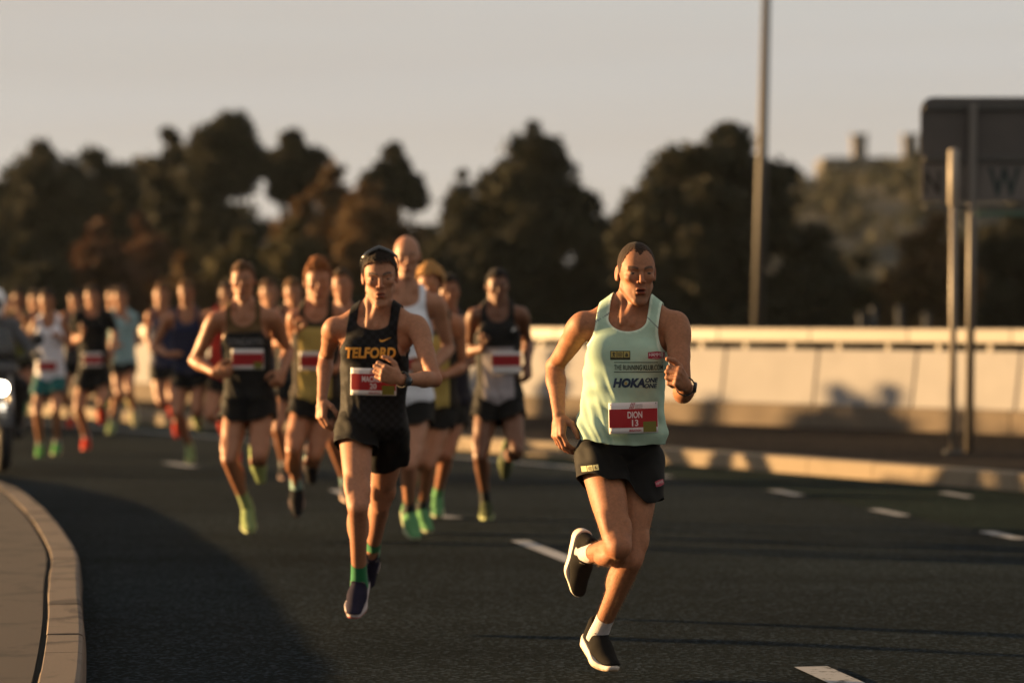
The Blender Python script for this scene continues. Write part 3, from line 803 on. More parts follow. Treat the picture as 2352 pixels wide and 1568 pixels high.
        for sg in (-1, 1): fd.ell(s.pp((sg * .07, .055, -.05)), A3((.078, .068, .085)) * K, s.Rp, .03, grow=.01)
        fl = c.get('flare', 1.0)
        for S_ in 'RL':
            hip, kn = J['hip' + S_], J['kn' + S_]; tb = kn - hip
            fd.cone(hip, hip + tb * (leng + .12), .096 * K, .106 * K * fl, .012)
        V, Q = fd.mesh(); V, Q = biggest(V, Q); V = smooth(V, Q, 1)
        nv = vnormals(V, Q); t = (V - s.pel) @ s.Rp / K
        am = c.get('fold', .005) * 1.5
        fold = (noise3(t[:, 0] * 22 + t[:, 2] * 8, t[:, 1] * 14, t[:, 2] * 6 + 5) - .5) * 2 + .6 * ((noise3(t[:, 0] * 9, t[:, 1] * 14, t[:, 2] * 38 + 5) - .5) * 2)
        V = V + nv * (am * fold)[:, None]
        g = (V - s.pel) @ s.Rp[:, 2] - .062 * K
        dR = None
        ds = []
        for S_ in 'RL':
            hip, kn = J['hip' + S_], J['kn' + S_]; tb = kn - hip; u_ = unit(tb)
            uh = unit(u_ * .45 + A3((0, 0, -.55))); pr = (V - hip) @ uh / (tb @ uh); ra = np.linalg.norm((V - hip) - ((V - hip) @ u_)[:, None] * u_, axis=1)
            ds.append((pr, ra))
        wl_ = sstep(-.05, .05, ds[0][1] - ds[1][1]); pr = ds[0][0] * (1 - wl_) + ds[1][0] * wl_; sd_ = np.where(ds[0][1] < ds[1][1], -1, 1)
        out = t[:, 0] * sd_
        leng = c.get('lenR', leng) * (1 - wl_) + c.get('lenL', leng) * wl_
        lim = leng - c.get('split', .10) * sstep(.09, .17, out) + .01 * np.sin(t[:, 0] * 40)
        g2 = (pr - lim) * .44
        g = np.maximum(g, g2)
        base = A3(c['col']); tint = np.tile(base, (len(V), 1))
        if 'piping' in c:
            e = sstep(-.006, -.003, g2); tint = tint * (1 - e[:, None]) + A3(c['piping']) * e[:, None]
        V2, T2 = clip(np.concatenate([V, tint], 1), Q, g); tint2 = V2[:, 3:]; V2 = V2[:, :3]
        s.shoT = BVHTree.FromPolygons([tuple(v) for v in V2], [tuple(int(i) for i in f) for f in T2])
        o = obj('shorts', np_mesh('shorts', V2, T2, tint=tint2), M_SHORT, s.root)
        m = o.modifiers.new('thick', 'SOLIDIFY'); m.thickness = .003; m.offset = -1
    def feet(s):
        L, K = s.look, s.K
        for S_ in 'RL':
            an, f_, u_ = s.J['an' + S_], s.J['foot' + S_], s.J['footup' + S_]
            u_ = unit(u_ - f_ * (u_ @ f_)); R = np.stack([np.cross(-f_, u_), -f_, u_], 1)
            kn = s.J['kn' + S_]; sb = unit(kn - an)
            sk = L.get('sock', (.5, .5, .5)); sl = L.get('socklen', .07)
            mb = []
            up_, sole_ = shoe_meshes(L['shoe'], s.detail)
            M = Matrix.Identity(4)
            for i in range(3):
                for j in range(3): M[i][j] = R[i, j] * K * L.get('shoescale', 1.0)
            off = an - R @ A3((0, 0.0, .092)) * K
            for i in range(3): M[i][3] = off[i]
            shoe = obj('shoe', up_, M_SHOE, s.root); shoe.matrix_basis = M
            so = obj('sole', sole_, M_SOLE, shoe)
            if s.detail: obj('laces', lace_mesh(L['shoe']), flat(L['shoe'].get('lace', (.02, .02, .02)), .8), shoe)
            # sock
            m = MB(); ks = K
            a0 = an - R[:, 2] * .03 * K
            m.tube([a0, an, an + sb * sl * .5 * K, an + sb * sl * K], [.043 * ks, .040 * ks, .0365 * ks, .036 * ks], 20, caps=False)
            me = m.mesh('sock', True); t = np.ones((len(me.vertices), 4), f32); t[:, :3] = sk
            at = me.attributes.new('tint', 'FLOAT_COLOR', 'POINT'); at.data.foreach_set('color', t.ravel())
            obj('sock', me, M_SOCK, s.root)
    # -------- prints: flat shapes laid onto the cloth
    def lay(s, V2, Fc, x0, z0, w, h, off=.002, bvh=None, rot=0.0, parent=None, name='lettering', colr=(.02, .02, .02), smoothit=False, mat=None):
        """V2 in 0..1 -> local rectangle centred x0,z0, projected from the front on the cloth"""
        bvh = bvh or s.gar; out = []; c_, s_ = math.cos(rot), math.sin(rot); last = None
        for a, b in V2:
            dx, dz = (a - .5) * w, (b - .5) * h
            x = x0 + dx * c_ - dz * s_; z = z0 + dx * s_ + dz * c_
            hit = bvh.ray_cast(Vector((x, -1.2, z)), Vector((0, 1, 0)))
            y = hit[0].y if hit[0] is not None else (last if last is not None else s.C[1] - .1)
            last = y; out.append((x, y - off, z))
        me = np_mesh(name, np.array(out), tri_faces(Fc), smooth=smoothit, tint=np.tile(A3(colr), (len(out), 1)))
        return obj(name, me, mat or M_PRINT, parent or s.top)
    def px(s, x, y):
        """picture position -> local across / height at this runner's distance"""
        return ((x - CX) / F * s.d - s.root.location.x, CAM_H - (y - HY) / F * s.d)
    def word(s, txt, cx, cy, w, h, colr, parent=None, bold=.0, shear=0.0, off=.0022, bvh=None, rot=0.0, name='lettering'):
        V2, Fc = text_geo(txt, bold, shear); x, z = s.px(cx, cy)
        return s.lay(V2, Fc, x, z, w / s.S, h / s.S, off, bvh, rot, parent, name, colr)
    def rect(s, cx, cy, w, h, colr, name, parent=None, off=.0015, bvh=None, rot=0.0, nx=8, nz=4, shape=None):
        g = [(i / nx, j / nz) for j in range(nz + 1) for i in range(nx + 1)]
        if shape: g = [(a, .5 + (b - .5) * shape(a)) for a, b in g]
        Fc = [(j*(nx+1)+i, j*(nx+1)+i+1, (j+1)*(nx+1)+i+1, (j+1)*(nx+1)+i) for j in range(nz) for i in range(nx)]
        x, z = s.px(cx, cy)
        return s.lay(g, Fc, x, z, w / s.S, h / s.S, off, bvh, rot, parent, name, colr)
    def poly(s, pts, cx, cy, w, h, colr, name, parent=None, off=.0025, bvh=None, rot=0.0):
        x, z = s.px(cx, cy)
        from mathutils.geometry import tessellate_polygon
        return s.lay(pts, [tuple(t) for t in tessellate_polygon([[Vector((p[0], p[1], 0)) for p in pts]])], x, z, w / s.S, h / s.S, off, bvh, rot, parent, name, colr)
    def bib(s):
        b = s.look['bib']; cx, cy, w, h = b['at']; rot = b.get('rot', 0)
        nx, nz = 14, 8
        x0, z0 = s.px(cx, cy); W, H_ = w / s.S, h / s.S
        # a stiff sheet: sits on the cloth, smoothed over its folds
        D = np.zeros((nz + 1, nx + 1))
        for j in range(nz + 1):
            for i in range(nx + 1):
                dx, dz = (i / nx - .5) * W, (j / nz - .5) * H_
                x = x0 + dx * math.cos(rot) - dz * math.sin(rot); z = z0 + dx * math.sin(rot) + dz * math.cos(rot)
                hit = s.gar.ray_cast(Vector((x, -1.2, z)), Vector((0, 1, 0))); D[j, i] = hit[0].y if hit[0] is not None else np.nan
        D = np.where(np.isnan(D), np.nanmean(D) if np.isfinite(np.nanmean(D)) else s.C[1] - .12, D)
        u = (np.arange(nx + 1) / nx - .5)
        cf = np.polyfit(np.tile(u, nz + 1), D.ravel(), 2); curve = np.polyval(cf, u)
        sl = np.polyfit(np.repeat(np.arange(nz + 1) / nz - .5, nx + 1), (D - curve[None, :]).ravel(), 1)
        D2 = curve[None, :] + np.polyval(sl, np.arange(nz + 1) / nz - .5)[:, None]
        D2 -= np.clip((D2 - D).max(), 0, .02) + .003
        uu, vv = np.meshgrid(np.arange(nx + 1) / nx, np.arange(nz + 1) / nz); D2 += .0035 * (noise3(uu * 3 + 1, vv * 2 + 3, uu * 0 + s.d) - .5) - .004 * (np.abs(uu - .5) * 2) ** 3
        V, Fc = [], []
        for j in range(nz + 1):
            for i in range(nx + 1):
                dx, dz = (i / nx - .5) * W, (j / nz - .5) * H_
                V.append((x0 + dx * math.cos(rot) - dz * math.sin(rot), D2[j, i], z0 + dx * math.sin(rot) + dz * math.cos(rot)))
        for j in range(nz):
            for i in range(nx): Fc.append((j*(nx+1)+i, j*(nx+1)+i+1, (j+1)*(nx+1)+i+1, (j+1)*(nx+1)+i))
        V = np.array(V)
        o = obj('race_bib', np_mesh('race_bib', V, np.array(Fc), tint=np.tile(A3((.62, .60, .60)), (len(V), 1))), M_PRINT, s.root)
        m = o.modifiers.new('thick', 'SOLIDIFY'); m.thickness = .0012; m.offset = 1
        bv = BVHTree.FromPolygons([tuple(v) for v in V], Fc)
        s.bibo, s.bibv = o, bv
        R_ = b.get('red', (.30, .012, .016)); lo, hi = b.get('band', (.19, .79))
        c_, s_ = math.cos(rot), math.sin(rot)
        def at(u_, v_): return (cx + (u_ - .5) * w * c_ - (v_ - .5) * h * s_, cy - ((u_ - .5) * w * s_ + (v_ - .5) * h * c_))
        s.bat = at
        q = at(.5, (lo + hi) / 2); s.rect(*q, w * .984, h * (hi - lo), R_, 'red_band', o, .0026, bv, rot, 14, 6)
        if b.get('patch', True):
            q = at(.83, .20); s.rect(*q, w * .27, h * .34, (.13, .13, .02), 'sponsor_patch', o, .0028, bv, rot)
        if b.get('name'):
            s.word(b['name'], *at(b.get('nx', .53), .60), w * b.get('nw', .30), h * .22, (.62, .55, .55), o, .025, 0, .0034, bv, rot)
            s.word(b['num'], *at(b.get('nx', .53), .34), w * b.get('mw', .13), h * .21, (.62, .55, .55), o, .025, 0, .0034, bv, rot)
            s.word('MARATHON', *at(.53, .095), w * .24, h * .075, R_, o, .02, 0, .0034, bv, rot)
            for i in range(6):
                sl_ = [(0, 0), (.35, 0), (1, 1), (.65, 1)]
                a_, b_ = i % 3, i // 3
                s.poly(sl_, *at(.435 + a_ * .033 + b_ * .022, .845 + b_ * .10), w * .045, h * .085, R_, 'slanted_logo', o, .0034, bv, rot)
            for i, tx in enumerate(('MELBOURNE', 'MARATHON', 'FESTIVAL')):
                s.word(tx, *at(.615, .925 - i * .055), w * .15, h * .036, (.12, .09, .09), o, .0, 0, .0034, bv, rot)
            for i, (a_, b_) in enumerate(((.045, .93), (.965, .955), (.045, .055))):
                s.rect(*at(a_, b_), w * .018, h * .035, (.05, .05, .05), 'pin_hole', o, .0034, bv, rot, 1, 1)

_tm = {}
def tinted_once(name, rough):
    if name not in _tm: _tm[name] = tinted(name, rough)
    return _tm[name]
_shoes = {}
def shoe_meshes(c, detail):
    key = (tuple(c['col']), tuple(c['sole']), detail, tuple(c.get('toe', ())))
    if key in _shoes: return _shoes[key]
    h = .0036 if detail else .008
    fd = Field(axis(-.075, .075, h), axis(-.24, .115, h), axis(-.01, .165, h))
    ths = c.get('thick', .034)
    def foot2(X, Y, rr=0.0):
        # outline: heel circle to ball circle to toe circle, seen from above
        def rc(ax, ay, bx, by, ra, rb):
            x, y = X - ax, Y - ay; bx, by = bx - ax, by - ay; t = np.clip((x * bx + y * by) / (bx * bx + by * by), 0, 1)
            return np.sqrt((x - t * bx) ** 2 + (y - t * by) ** 2) - (ra + (rb - ra) * t)
        a = rc(0, .045, .0, -.09, .036 + rr, .046 + rr); b = rc(0, -.09, .004, -.165, .046 + rr, .032 + rr)
        hh = np.maximum(.02 - np.abs(a - b), 0) / .02
        return np.minimum(a, b) - hh * hh * .02 / 4
    def rise(Y): return np.where(Y < -.10, (Y + .10) ** 2 * 4.0, 0) + np.where(Y > .05, (Y - .05) ** 2 * 3.0, 0)
    fd.cone((0, .03, .058), (0, -.06, .052), .037, .043, .02)
    fd.cone((0, -.06, .048), (.004, -.168, .040), .044, .034, .02, flat=((0, 0, 1), .92))
    fd.cone((0, .042, .06), (0, .045, .115), .035, .030, .02)
    fd.cone((0, -.015, .085), (0, -.09, .06), .032, .030, .03)
    fd.cone((0, -.015, .10), (0, .0, .115), .030, .030, .02)
    fd.ell((0, .005, .150), (.030, .045, .05), None, .008, 's')
    X, Y, Z = fd.ax[0][:, None, None], fd.ax[1][None, :, None], fd.ax[2][None, None, :]
    zz = Z - rise(Y)
    bot = ths * .75 - zz
    fd.f = np.maximum(fd.f, bot.astype(f32))
    out2 = foot2(X, Y, .004)
    V, Q = fd.mesh(); V, Q = biggest(V, Q); V = smooth(V, Q, 1)
    T = np.tile(A3(c['col']), (len(V), 1))
    if 'toe' in c:
        e = sstep(-.155, -.17, V[:, 1]) * sstep(.055, .045, V[:, 2]); T = T * (1 - e[:, None]) + A3(c['toe']) * e[:, None]
    if c.get('accent_on'):
        e = sstep(.030, .033, np.abs(V[:, 0])) * sstep(.004, .0, np.abs(V[:, 1] + .04 + (V[:, 2] - .06) * .6) - .020); T = T * (1 - e[:, None]) + A3(c['accent']) * e[:, None]
    up_ = np_mesh('shoe', V, Q, tint=T)
    fs = Field(*fd.ax)
    th_y = ths * (.62 + .62 * np.clip((Y + .17) / .26, 0, 1))
    dz = np.abs(zz - th_y / 2) - th_y / 2 + .006
    d2 = out2 + .0095 - .10 * np.clip(zz - .004, 0, .03) + .08 * np.clip(-Y - .12, 0, .1)
    fs.f = (np.minimum(np.maximum(d2, dz), 0) + np.sqrt(np.maximum(d2, 0) ** 2 + np.maximum(dz, 0) ** 2) - .006).astype(f32)
    V, Q = fs.mesh(); V = smooth(V, Q, 1)
    T = np.tile(A3(c['sole']), (len(V), 1))
    zv = V[:, 2] - rise(V[:, 1])
    if 'out' in c:
        e = sstep(.011, .008, zv) * (.6 + .4 * (np.sin(V[:, 1] * 260) > 0)); T = T * (1 - e[:, None]) + A3(c['out']) * e[:, None]
    so = np_mesh('sole', V, Q, tint=T)
    _shoes[key] = (up_, so); return _shoes[key]
_lace = {}
def lace_mesh(c):
    if 'l' not in _lace:
        m = MB()
        for i in range(5):
            y = -.028 - i * .017; z = .105 - i * .0082; w = .017
            m.tube([(-w - .006, y + .004, z - .008), (-w * .5, y, z + .003), (w * .5, y - .008, z + .002), (w + .006, y - .012, z - .010)], .0022, 6)
        for sg in (-1, 1):
            m.tube([(0, -.028, .108), (sg * .02, -.034, .118), (sg * .036, -.03, .108), (sg * .02, -.03, .106)], .0018, 6)
        _lace['l'] = m.mesh('laces', True)
    return _lace['l']
# ================================================================== THE PLACE
# ------------------------------------------------------------------ road, paths, kerbs
def asphalt_mat(name, c0, c1, tintc=None):
    m, nt, b = new_mat(name)
    tcn = N(nt, 'ShaderNodeTexCoord')
    vor = N(nt, 'ShaderNodeTexVoronoi', Scale=62.0); n1 = N(nt, 'ShaderNodeTexNoise', Scale=260.0, Detail=2.0)
    n2 = N(nt, 'ShaderNodeTexNoise', Scale=.35, Detail=5.0, Roughness=.6)
    mp_ = N(nt, 'ShaderNodeMapping'); mp_.inputs['Scale'].default_value = (.14, 1.3, 1); mp_.inputs['Rotation'].default_value = (0, 0, math.radians(-8))
    n3 = N(nt, 'ShaderNodeTexNoise', Scale=1.0, Detail=4.0, Roughness=.55)
    for n in (vor, n1, n2): nt.links.new(tcn.outputs['Object'], n.inputs['Vector'])
    nt.links.new(tcn.outputs['Object'], mp_.inputs[0]); nt.links.new(mp_.outputs[0], n3.inputs['Vector'])
    r = N(nt, 'ShaderNodeValToRGB'); r.color_ramp.elements[0].color = (*c0, 1); r.color_ramp.elements[1].color = (*c1, 1)
    r.color_ramp.elements[0].position = .58; r.color_ramp.elements[1].position = 1.0
    nt.links.new(vor.outputs['Color'], r.inputs[0])
    sc_ = N(nt, 'ShaderNodeMapRange'); sc_.inputs['From Min'].default_value = .3; sc_.inputs['From Max'].default_value = .7; sc_.inputs['To Min'].default_value = .72; sc_.inputs['To Max'].default_value = 1.25
    nt.links.new(n2.outputs[0], sc_.inputs[0])
    sc3 = N(nt, 'ShaderNodeMapRange'); sc3.inputs['From Min'].default_value = .35; sc3.inputs['From Max'].default_value = .65; sc3.inputs['To Min'].default_value = .82; sc3.inputs['To Max'].default_value = 1.12
    nt.links.new(n3.outputs[0], sc3.inputs[0])
    a = N(nt, 'ShaderNodeVectorMath', operation='SCALE'); nt.links.new(r.outputs[0], a.inputs[0]); nt.links.new(sc_.outputs[0], a.inputs['Scale'])
    a2 = N(nt, 'ShaderNodeVectorMath', operation='SCALE'); nt.links.new(a.outputs[0], a2.inputs[0]); nt.links.new(sc3.outputs[0], a2.inputs['Scale'])
    # a few pale chips in the surface
    v2 = N(nt, 'ShaderNodeTexVoronoi', Scale=26.0); nt.links.new(tcn.outputs['Object'], v2.inputs['Vector'])
    lt = N(nt, 'ShaderNodeMath', operation='LESS_THAN'); lt.inputs[1].default_value = .06; nt.links.new(v2.outputs['Distance'], lt.inputs[0])
    sep = N(nt, 'ShaderNodeSeparateColor'); nt.links.new(v2.outputs['Color'], sep.inputs[0])
    gt = N(nt, 'ShaderNodeMath', operation='GREATER_THAN'); gt.inputs[1].default_value = .86; nt.links.new(sep.outputs[0], gt.inputs[0])
    ml = N(nt, 'ShaderNodeMath', operation='MULTIPLY'); nt.links.new(lt.outputs[0], ml.inputs[0]); nt.links.new(gt.outputs[0], ml.inputs[1])
    mxx = N(nt, 'ShaderNodeMixRGB'); mxx.inputs[2].default_value = (.10, .085, .07, 1); nt.links.new(ml.outputs[0], mxx.inputs[0]); nt.links.new(a2.outputs[0], mxx.inputs[1])
    nt.links.new(mxx.outputs[0], b.inputs['Base Color'])
    b.inputs['Roughness'].default_value = .95; b.inputs['Specular IOR Level'].default_value = .02
    hsum = N(nt, 'ShaderNodeMath', operation='ADD'); nt.links.new(vor.outputs['Distance'], hsum.inputs[0]); nt.links.new(n1.outputs[0], hsum.inputs[1])
    bp = N(nt, 'ShaderNodeBump', Strength=1.0, Distance=.014); nt.links.new(hsum.outputs[0], bp.inputs['Height']); nt.links.new(bp.outputs[0], b.inputs['Normal'])
    return m
M_ASPH = asphalt_mat('asphalt', (.0105, .0150, .0165), (.048, .069, .092))
M_LANE = asphalt_mat('green_lane_paint', (.010, .0165, .0145), (.045, .070, .060))
M_PATHR = asphalt_mat('dark_footpath', (.014, .013, .013), (.125, .108, .102))
M_CONC = simple('footpath_concrete', (.075, .060, .046), .85, var=.22, scale=3.5, bump=.5, bscale=140, spec=.2)
M_KERB = None
def kerb_mat(name, c, stain=.5):
    m, nt, b = new_mat(name)
    tcn = N(nt, 'ShaderNodeTexCoord'); n1 = N(nt, 'ShaderNodeTexNoise', Scale=3.2, Detail=5.0, Roughness=.6, Distortion=.6)
    n2 = N(nt, 'ShaderNodeTexNoise', Scale=150.0, Detail=3.0); g = N(nt, 'ShaderNodeNewGeometry')
    nt.links.new(g.outputs['Position'], n1.inputs['Vector']); nt.links.new(g.outputs['Position'], n2.inputs['Vector'])
    r = N(nt, 'ShaderNodeValToRGB'); r.color_ramp.elements[0].position = .36; r.color_ramp.elements[1].position = .47
    r.color_ramp.elements[0].color = (*(x * stain for x in c), 1); r.color_ramp.elements[1].color = (*c, 1)
    nt.links.new(n1.outputs[0], r.inputs[0])
    mr = N(nt, 'ShaderNodeMapRange'); mr.inputs['To Min'].default_value = .75; mr.inputs['To Max'].default_value = 1.25; nt.links.new(n2.outputs[0], mr.inputs[0])
    a = N(nt, 'ShaderNodeVectorMath', operation='SCALE'); nt.links.new(r.outputs[0], a.inputs[0]); nt.links.new(mr.outputs[0], a.inputs['Scale'])
    nt.links.new(a.outputs[0], b.inputs['Base Color']); b.inputs['Roughness'].default_value = .8; b.inputs['Specular IOR Level'].default_value = .25
    bp = N(nt, 'ShaderNodeBump', Strength=.3, Distance=.006); nt.links.new(n2.outputs[0], bp.inputs['Height']); nt.links.new(bp.outputs[0], b.inputs['Normal'])
    return m
M_KERB = kerb_mat('kerb_stone', (.128, .098, .074), .40)
M_KERB2 = kerb_mat('kerb_concrete', (.185, .150, .108), .7)
def sheet(name, pts, z, mat, label=None):
    me = bpy.data.meshes.new(name); me.from_pydata([(p[0], p[1], z) for p in pts], [], [tuple(range(len(pts)))]); me.update()
    if me.polygons[0].normal.z < 0: me.flip_normals()
    o = obj(name, me, mat); tag(o, label, kind='structure'); return o
M_GRASS = simple('dry_ground', (.045, .040, .022), .95, var=.35, scale=.4, bump=.6, bscale=12, spec=.1)
sheet('ground', [(-2500, -60), (2500, -60), (2500, 4500), (-2500, 4500)], -.03, M_GRASS, 'dark open ground reaching out to the far hills')
road = sheet('road', [(-70, -20), (14, -20), (14, 16), (4.20, 23), (1.45, 27.6), (-.60, 30.3), (-5.2, 38.2), (-12.2, 50.2), (-27, 75), (-120, 110), (-120, 20)], 0, M_ASPH, 'dark asphalt road the runners come along')

# spline helpers
def dense(pts, step):
    pts = [A3(p) for p in pts]; out = []
    for i in range(len(pts) - 1):
        p0, p1, p2, p3 = pts[max(i-1, 0)], pts[i], pts[i+1], pts[min(i+2, len(pts)-1)]
        n = max(2, int(np.linalg.norm(p2 - p1) / .05))
        for t in np.linspace(0, 1, n, endpoint=False):
            out.append(.5 * ((2*p1) + (-p0+p2)*t + (2*p0-5*p1+4*p2-p3)*t*t + (-p0+3*p1-3*p2+p3)*t**3))
    out.append(pts[-1]); out = np.array(out)
    L = np.concatenate([[0], np.cumsum(np.linalg.norm(np.diff(out, axis=0), axis=1))])
    q = np.arange(0, L[-1], step); return np.stack([np.interp(q, L, out[:, i]) for i in range(out.shape[1])], 1)
def kerb(name, label, pts, length, width, zt, mat, gap=.011, side=1, sub=4, rnd=.022, vary=.003):
    """row of kerb stones; pts run along the road-side foot of the face, the stone lies to the left of the run (side=1)"""
    root = empty(name); tag(root, label, kind='structure')
    ps = dense(pts, length / sub); k = 0; r_ = random.Random(3)
    nrm = []
    for i in range(len(ps)):
        t = ps[min(i+1, len(ps)-1)] - ps[max(i-1, 0)]; t = t / np.linalg.norm(t); nrm.append(np.array((-t[1], t[0])) * side)
    while k + sub < len(ps):
        V, Fc = [], []; dz = r_.uniform(-vary, vary)
        for j in range(sub + 1):
            p = ps[k + j].copy(); n = nrm[k + j]
            if j == 0: p = p + (ps[k+1] - p) * (gap / 2 / (length / sub))
            if j == sub: p = p - (p - ps[k+j-1]) * (gap / 2 / (length / sub))
            prof = [(0, -.02), (0.012, zt - rnd), (.012 + rnd * .3, zt - rnd * .3), (.012 + rnd, zt), (width - .006, zt), (width, zt - .008), (width, -.02)]
            for a, z in prof: V.append((p[0] + n[0] * a, p[1] + n[1] * a, z + (dz if z > 0 else 0)))
        m = 7
        for j in range(sub):
            for q in range(m - 1):
                f = (j*m+q, (j+1)*m+q, (j+1)*m+q+1, j*m+q+1); Fc.append(f if side < 0 else f[::-1])
        Fc.append(tuple(range(m)) if side > 0 else tuple(reversed(range(m)))); Fc.append(tuple(sub*m + q for q in (reversed(range(m)) if side > 0 else range(m))))
        me = bpy.data.meshes.new('kerb_stone'); me.from_pydata(V, [], Fc); me.update()
        obj('kerb_stone', me, mat, root); k += sub
    return root, ps, np.array(nrm)
KL = [(-.93, 5.5), (-1.24, 8.0), (-1.505, 10.0), (-1.645, 11.0), (-1.825, 12.2), (-2.02, 13.4), (-2.13, 14.1), (-2.46, 16.1), (-3.27, 19.8), (-4.07, 22.6), (-5.6, 25.8), (-8.2, 29), (-13, 32), (-30, 36)]
kl, klp, kln = kerb('kerb', 'curved pale stone kerb beside the left footpath', KL, .62, .165, .118, M_KERB, side=1)
inner = klp + kln * (.165 + .022)
keep = list(range(0, len(inner), 4))
fp = sheet('footpath', [tuple(inner[i]) for i in keep] + [(-70, 36), (-70, -20), (-.6, -20)], .116, kerb_mat('footpath_concrete', (.058, .044, .033), .5), 'sunlit concrete footpath behind the curved kerb')
mb = MB(); p_ = [inner[i] for i in keep]
for i in range(len(p_) - 1):
    a, b = p_[i], p_[i+1]; ia = a - (kln[keep[i]] * .03); ib = b - (kln[keep[i+1]] * .03)
    mb.quad((*ia, .085), (*ib, .085), (*b, .085), (*a, .085)); mb.quad((*a, .085), (*b, .085), (*b, .116), (*a, .116))
tag(mb.build('path_gap', simple('gap_dirt', (.018, .015, .010), .95, bump=.8, bscale=60)), 'dark dirt filled gap between kerb and footpath', kind='structure')

KR = [(13.5, 10.0), (9.2, 15.3), (6.2, 19.6), (4.14, 23.0), (2.85, 25.2), (1.43, 27.6), (-.54, 30.2), (-4.9, 38.0), (-12, 50), (-26, 74)]
kr, krp, krn = kerb('kerb', 'straight concrete kerb beside the green bicycle lane', KR, .95, .20, .15, M_KERB2, side=-1, gap=.010)
edge = krp + krn * .22
WL = [(11.0, 23.9), (5.5, 30.6), (2.13, 34.4), (-.67, 37.7), (-5.2, 43.2), (-12.6, 52), (-24, 66), (-38, 83)]
wl = dense(WL, .5)
keep = list(range(0, len(edge), 6))
sheet('footpath', [tuple(edge[i]) for i in keep] + [tuple(w) for w in wl[::-1][::8]] + [(11.5, 23.4), (16, 18), (16, 10)], .148, M_PATHR, 'dark sealed footpath between kerb and concrete wall')

# green lane and paint
lane_pts = [(5.2, 12.5), (4.2, 15.3), (3.25, 18.4), (2.75, 20.6), (2.22, 23.0), (1.35, 25.2), (.05, 27.7), (-1.9, 30.9), (-6.2, 38), (-13, 49.5)]
lp = dense(lane_pts, .6)
kd = dense(KR[1:-1], .6)
V = []; Fc = []
n = 60
a = np.stack([np.interp(np.linspace(0, 1, n), np.linspace(0, 1, len(lp)), lp[:, i]) for i in range(2)], 1)
b = np.stack([np.interp(np.linspace(0, 1, n), np.linspace(0, 1, len(kd)), kd[:, i]) for i in range(2)], 1)
mb = MB()
for i in range(n - 1): mb.quad((*a[i], .004), (*a[i+1], .004), (*(b[i+1]), .004), (*(b[i]), .004))
o = mb.build('bicycle_lane', M_LANE); tag(o, 'green painted bicycle lane along the straight kerb', kind='structure')
if o.data.polygons[0].normal.z < 0: o.data.flip_normals()
M_PAINT = simple('road_paint', (.25, .255, .265), .7, var=.25, scale=9, bump=.3, bscale=120)
def paint_worn():
    m = simple('worn_road_paint', (.50, .48, .46), .75, bump=.4, bscale=150); nt = m.node_tree; b = nt.nodes['Principled BSDF']
    n = N(nt, 'ShaderNodeTexNoise', Scale=16.0, Detail=8.0, Roughness=.75); g = N(nt, 'ShaderNodeNewGeometry'); nt.links.new(g.outputs['Position'], n.inputs['Vector'])
    r = N(nt, 'ShaderNodeValToRGB'); r.color_ramp.elements[0].position = .40; r.color_ramp.elements[1].position = .47
    r.color_ramp.elements[0].color = (.010, .010, .010, 1); r.color_ramp.elements[1].color = (.24, .245, .255, 1)
    nt.links.new(n.outputs[0], r.inputs[0]); nt.links.new(r.outputs[0], b.inputs['Base Color']); return m
M_WORN = paint_worn()
def strip(name, p, q, w, mat, label=None, z=.008, parent=road, n=6):
    p, q = A3(p), A3(q); t = (q - p) / np.linalg.norm(q - p); s_ = np.array((-t[1], t[0])) * w / 2
    mb = MB()
    for i in range(n):
        a, b = p + (q - p) * i / n, p + (q - p) * (i + 1) / n
        mb.quad((*(a - s_), z), (*(a + s_), z), (*(b + s_), z), (*(b - s_), z))
    o = mb.build(name, mat, parent)
    for po in o.data.polygons:
        if po.normal.z < 0: o.data.flip_normals(); break
    if label: o['label'] = label
    return o
def dash(x0, y0, x1, y1, w=.10, mat=None): 
    a, b = G(x0, y0), G(x1, y1); return strip('lane_dash', (a.x, a.y), (b.x, b.y), w, mat or M_WORN)
dash(1193, 1243, 1330, 1297, .115, M_PAINT)
dash(1862, 1534, 1985, 1590, .14)
dash(2030, 1490 + 160, 2120, 1760, .14)
dash(1776, 1127, 1836, 1139, .11); dash(2008, 1171, 2078, 1186, .11); dash(2264, 1222, 2345, 1240, .11); dash(2165, 1132, 2228, 1143, .1)
dash(-30, 1128, 50, 1137, .13, M_PAINT); dash(990, 1184, 1048, 1191, .12, M_PAINT); dash(384, 1064, 446, 1073, .13, M_PAINT); dash(772, 1126, 800, 1137, .13, M_PAINT)
for i in range(20, len(lp) - 1):
    if lp[i][1] > 24.6: strip('edge_line', lp[i], lp[i+1] * 1.0, .11, M_PAINT, n=1)

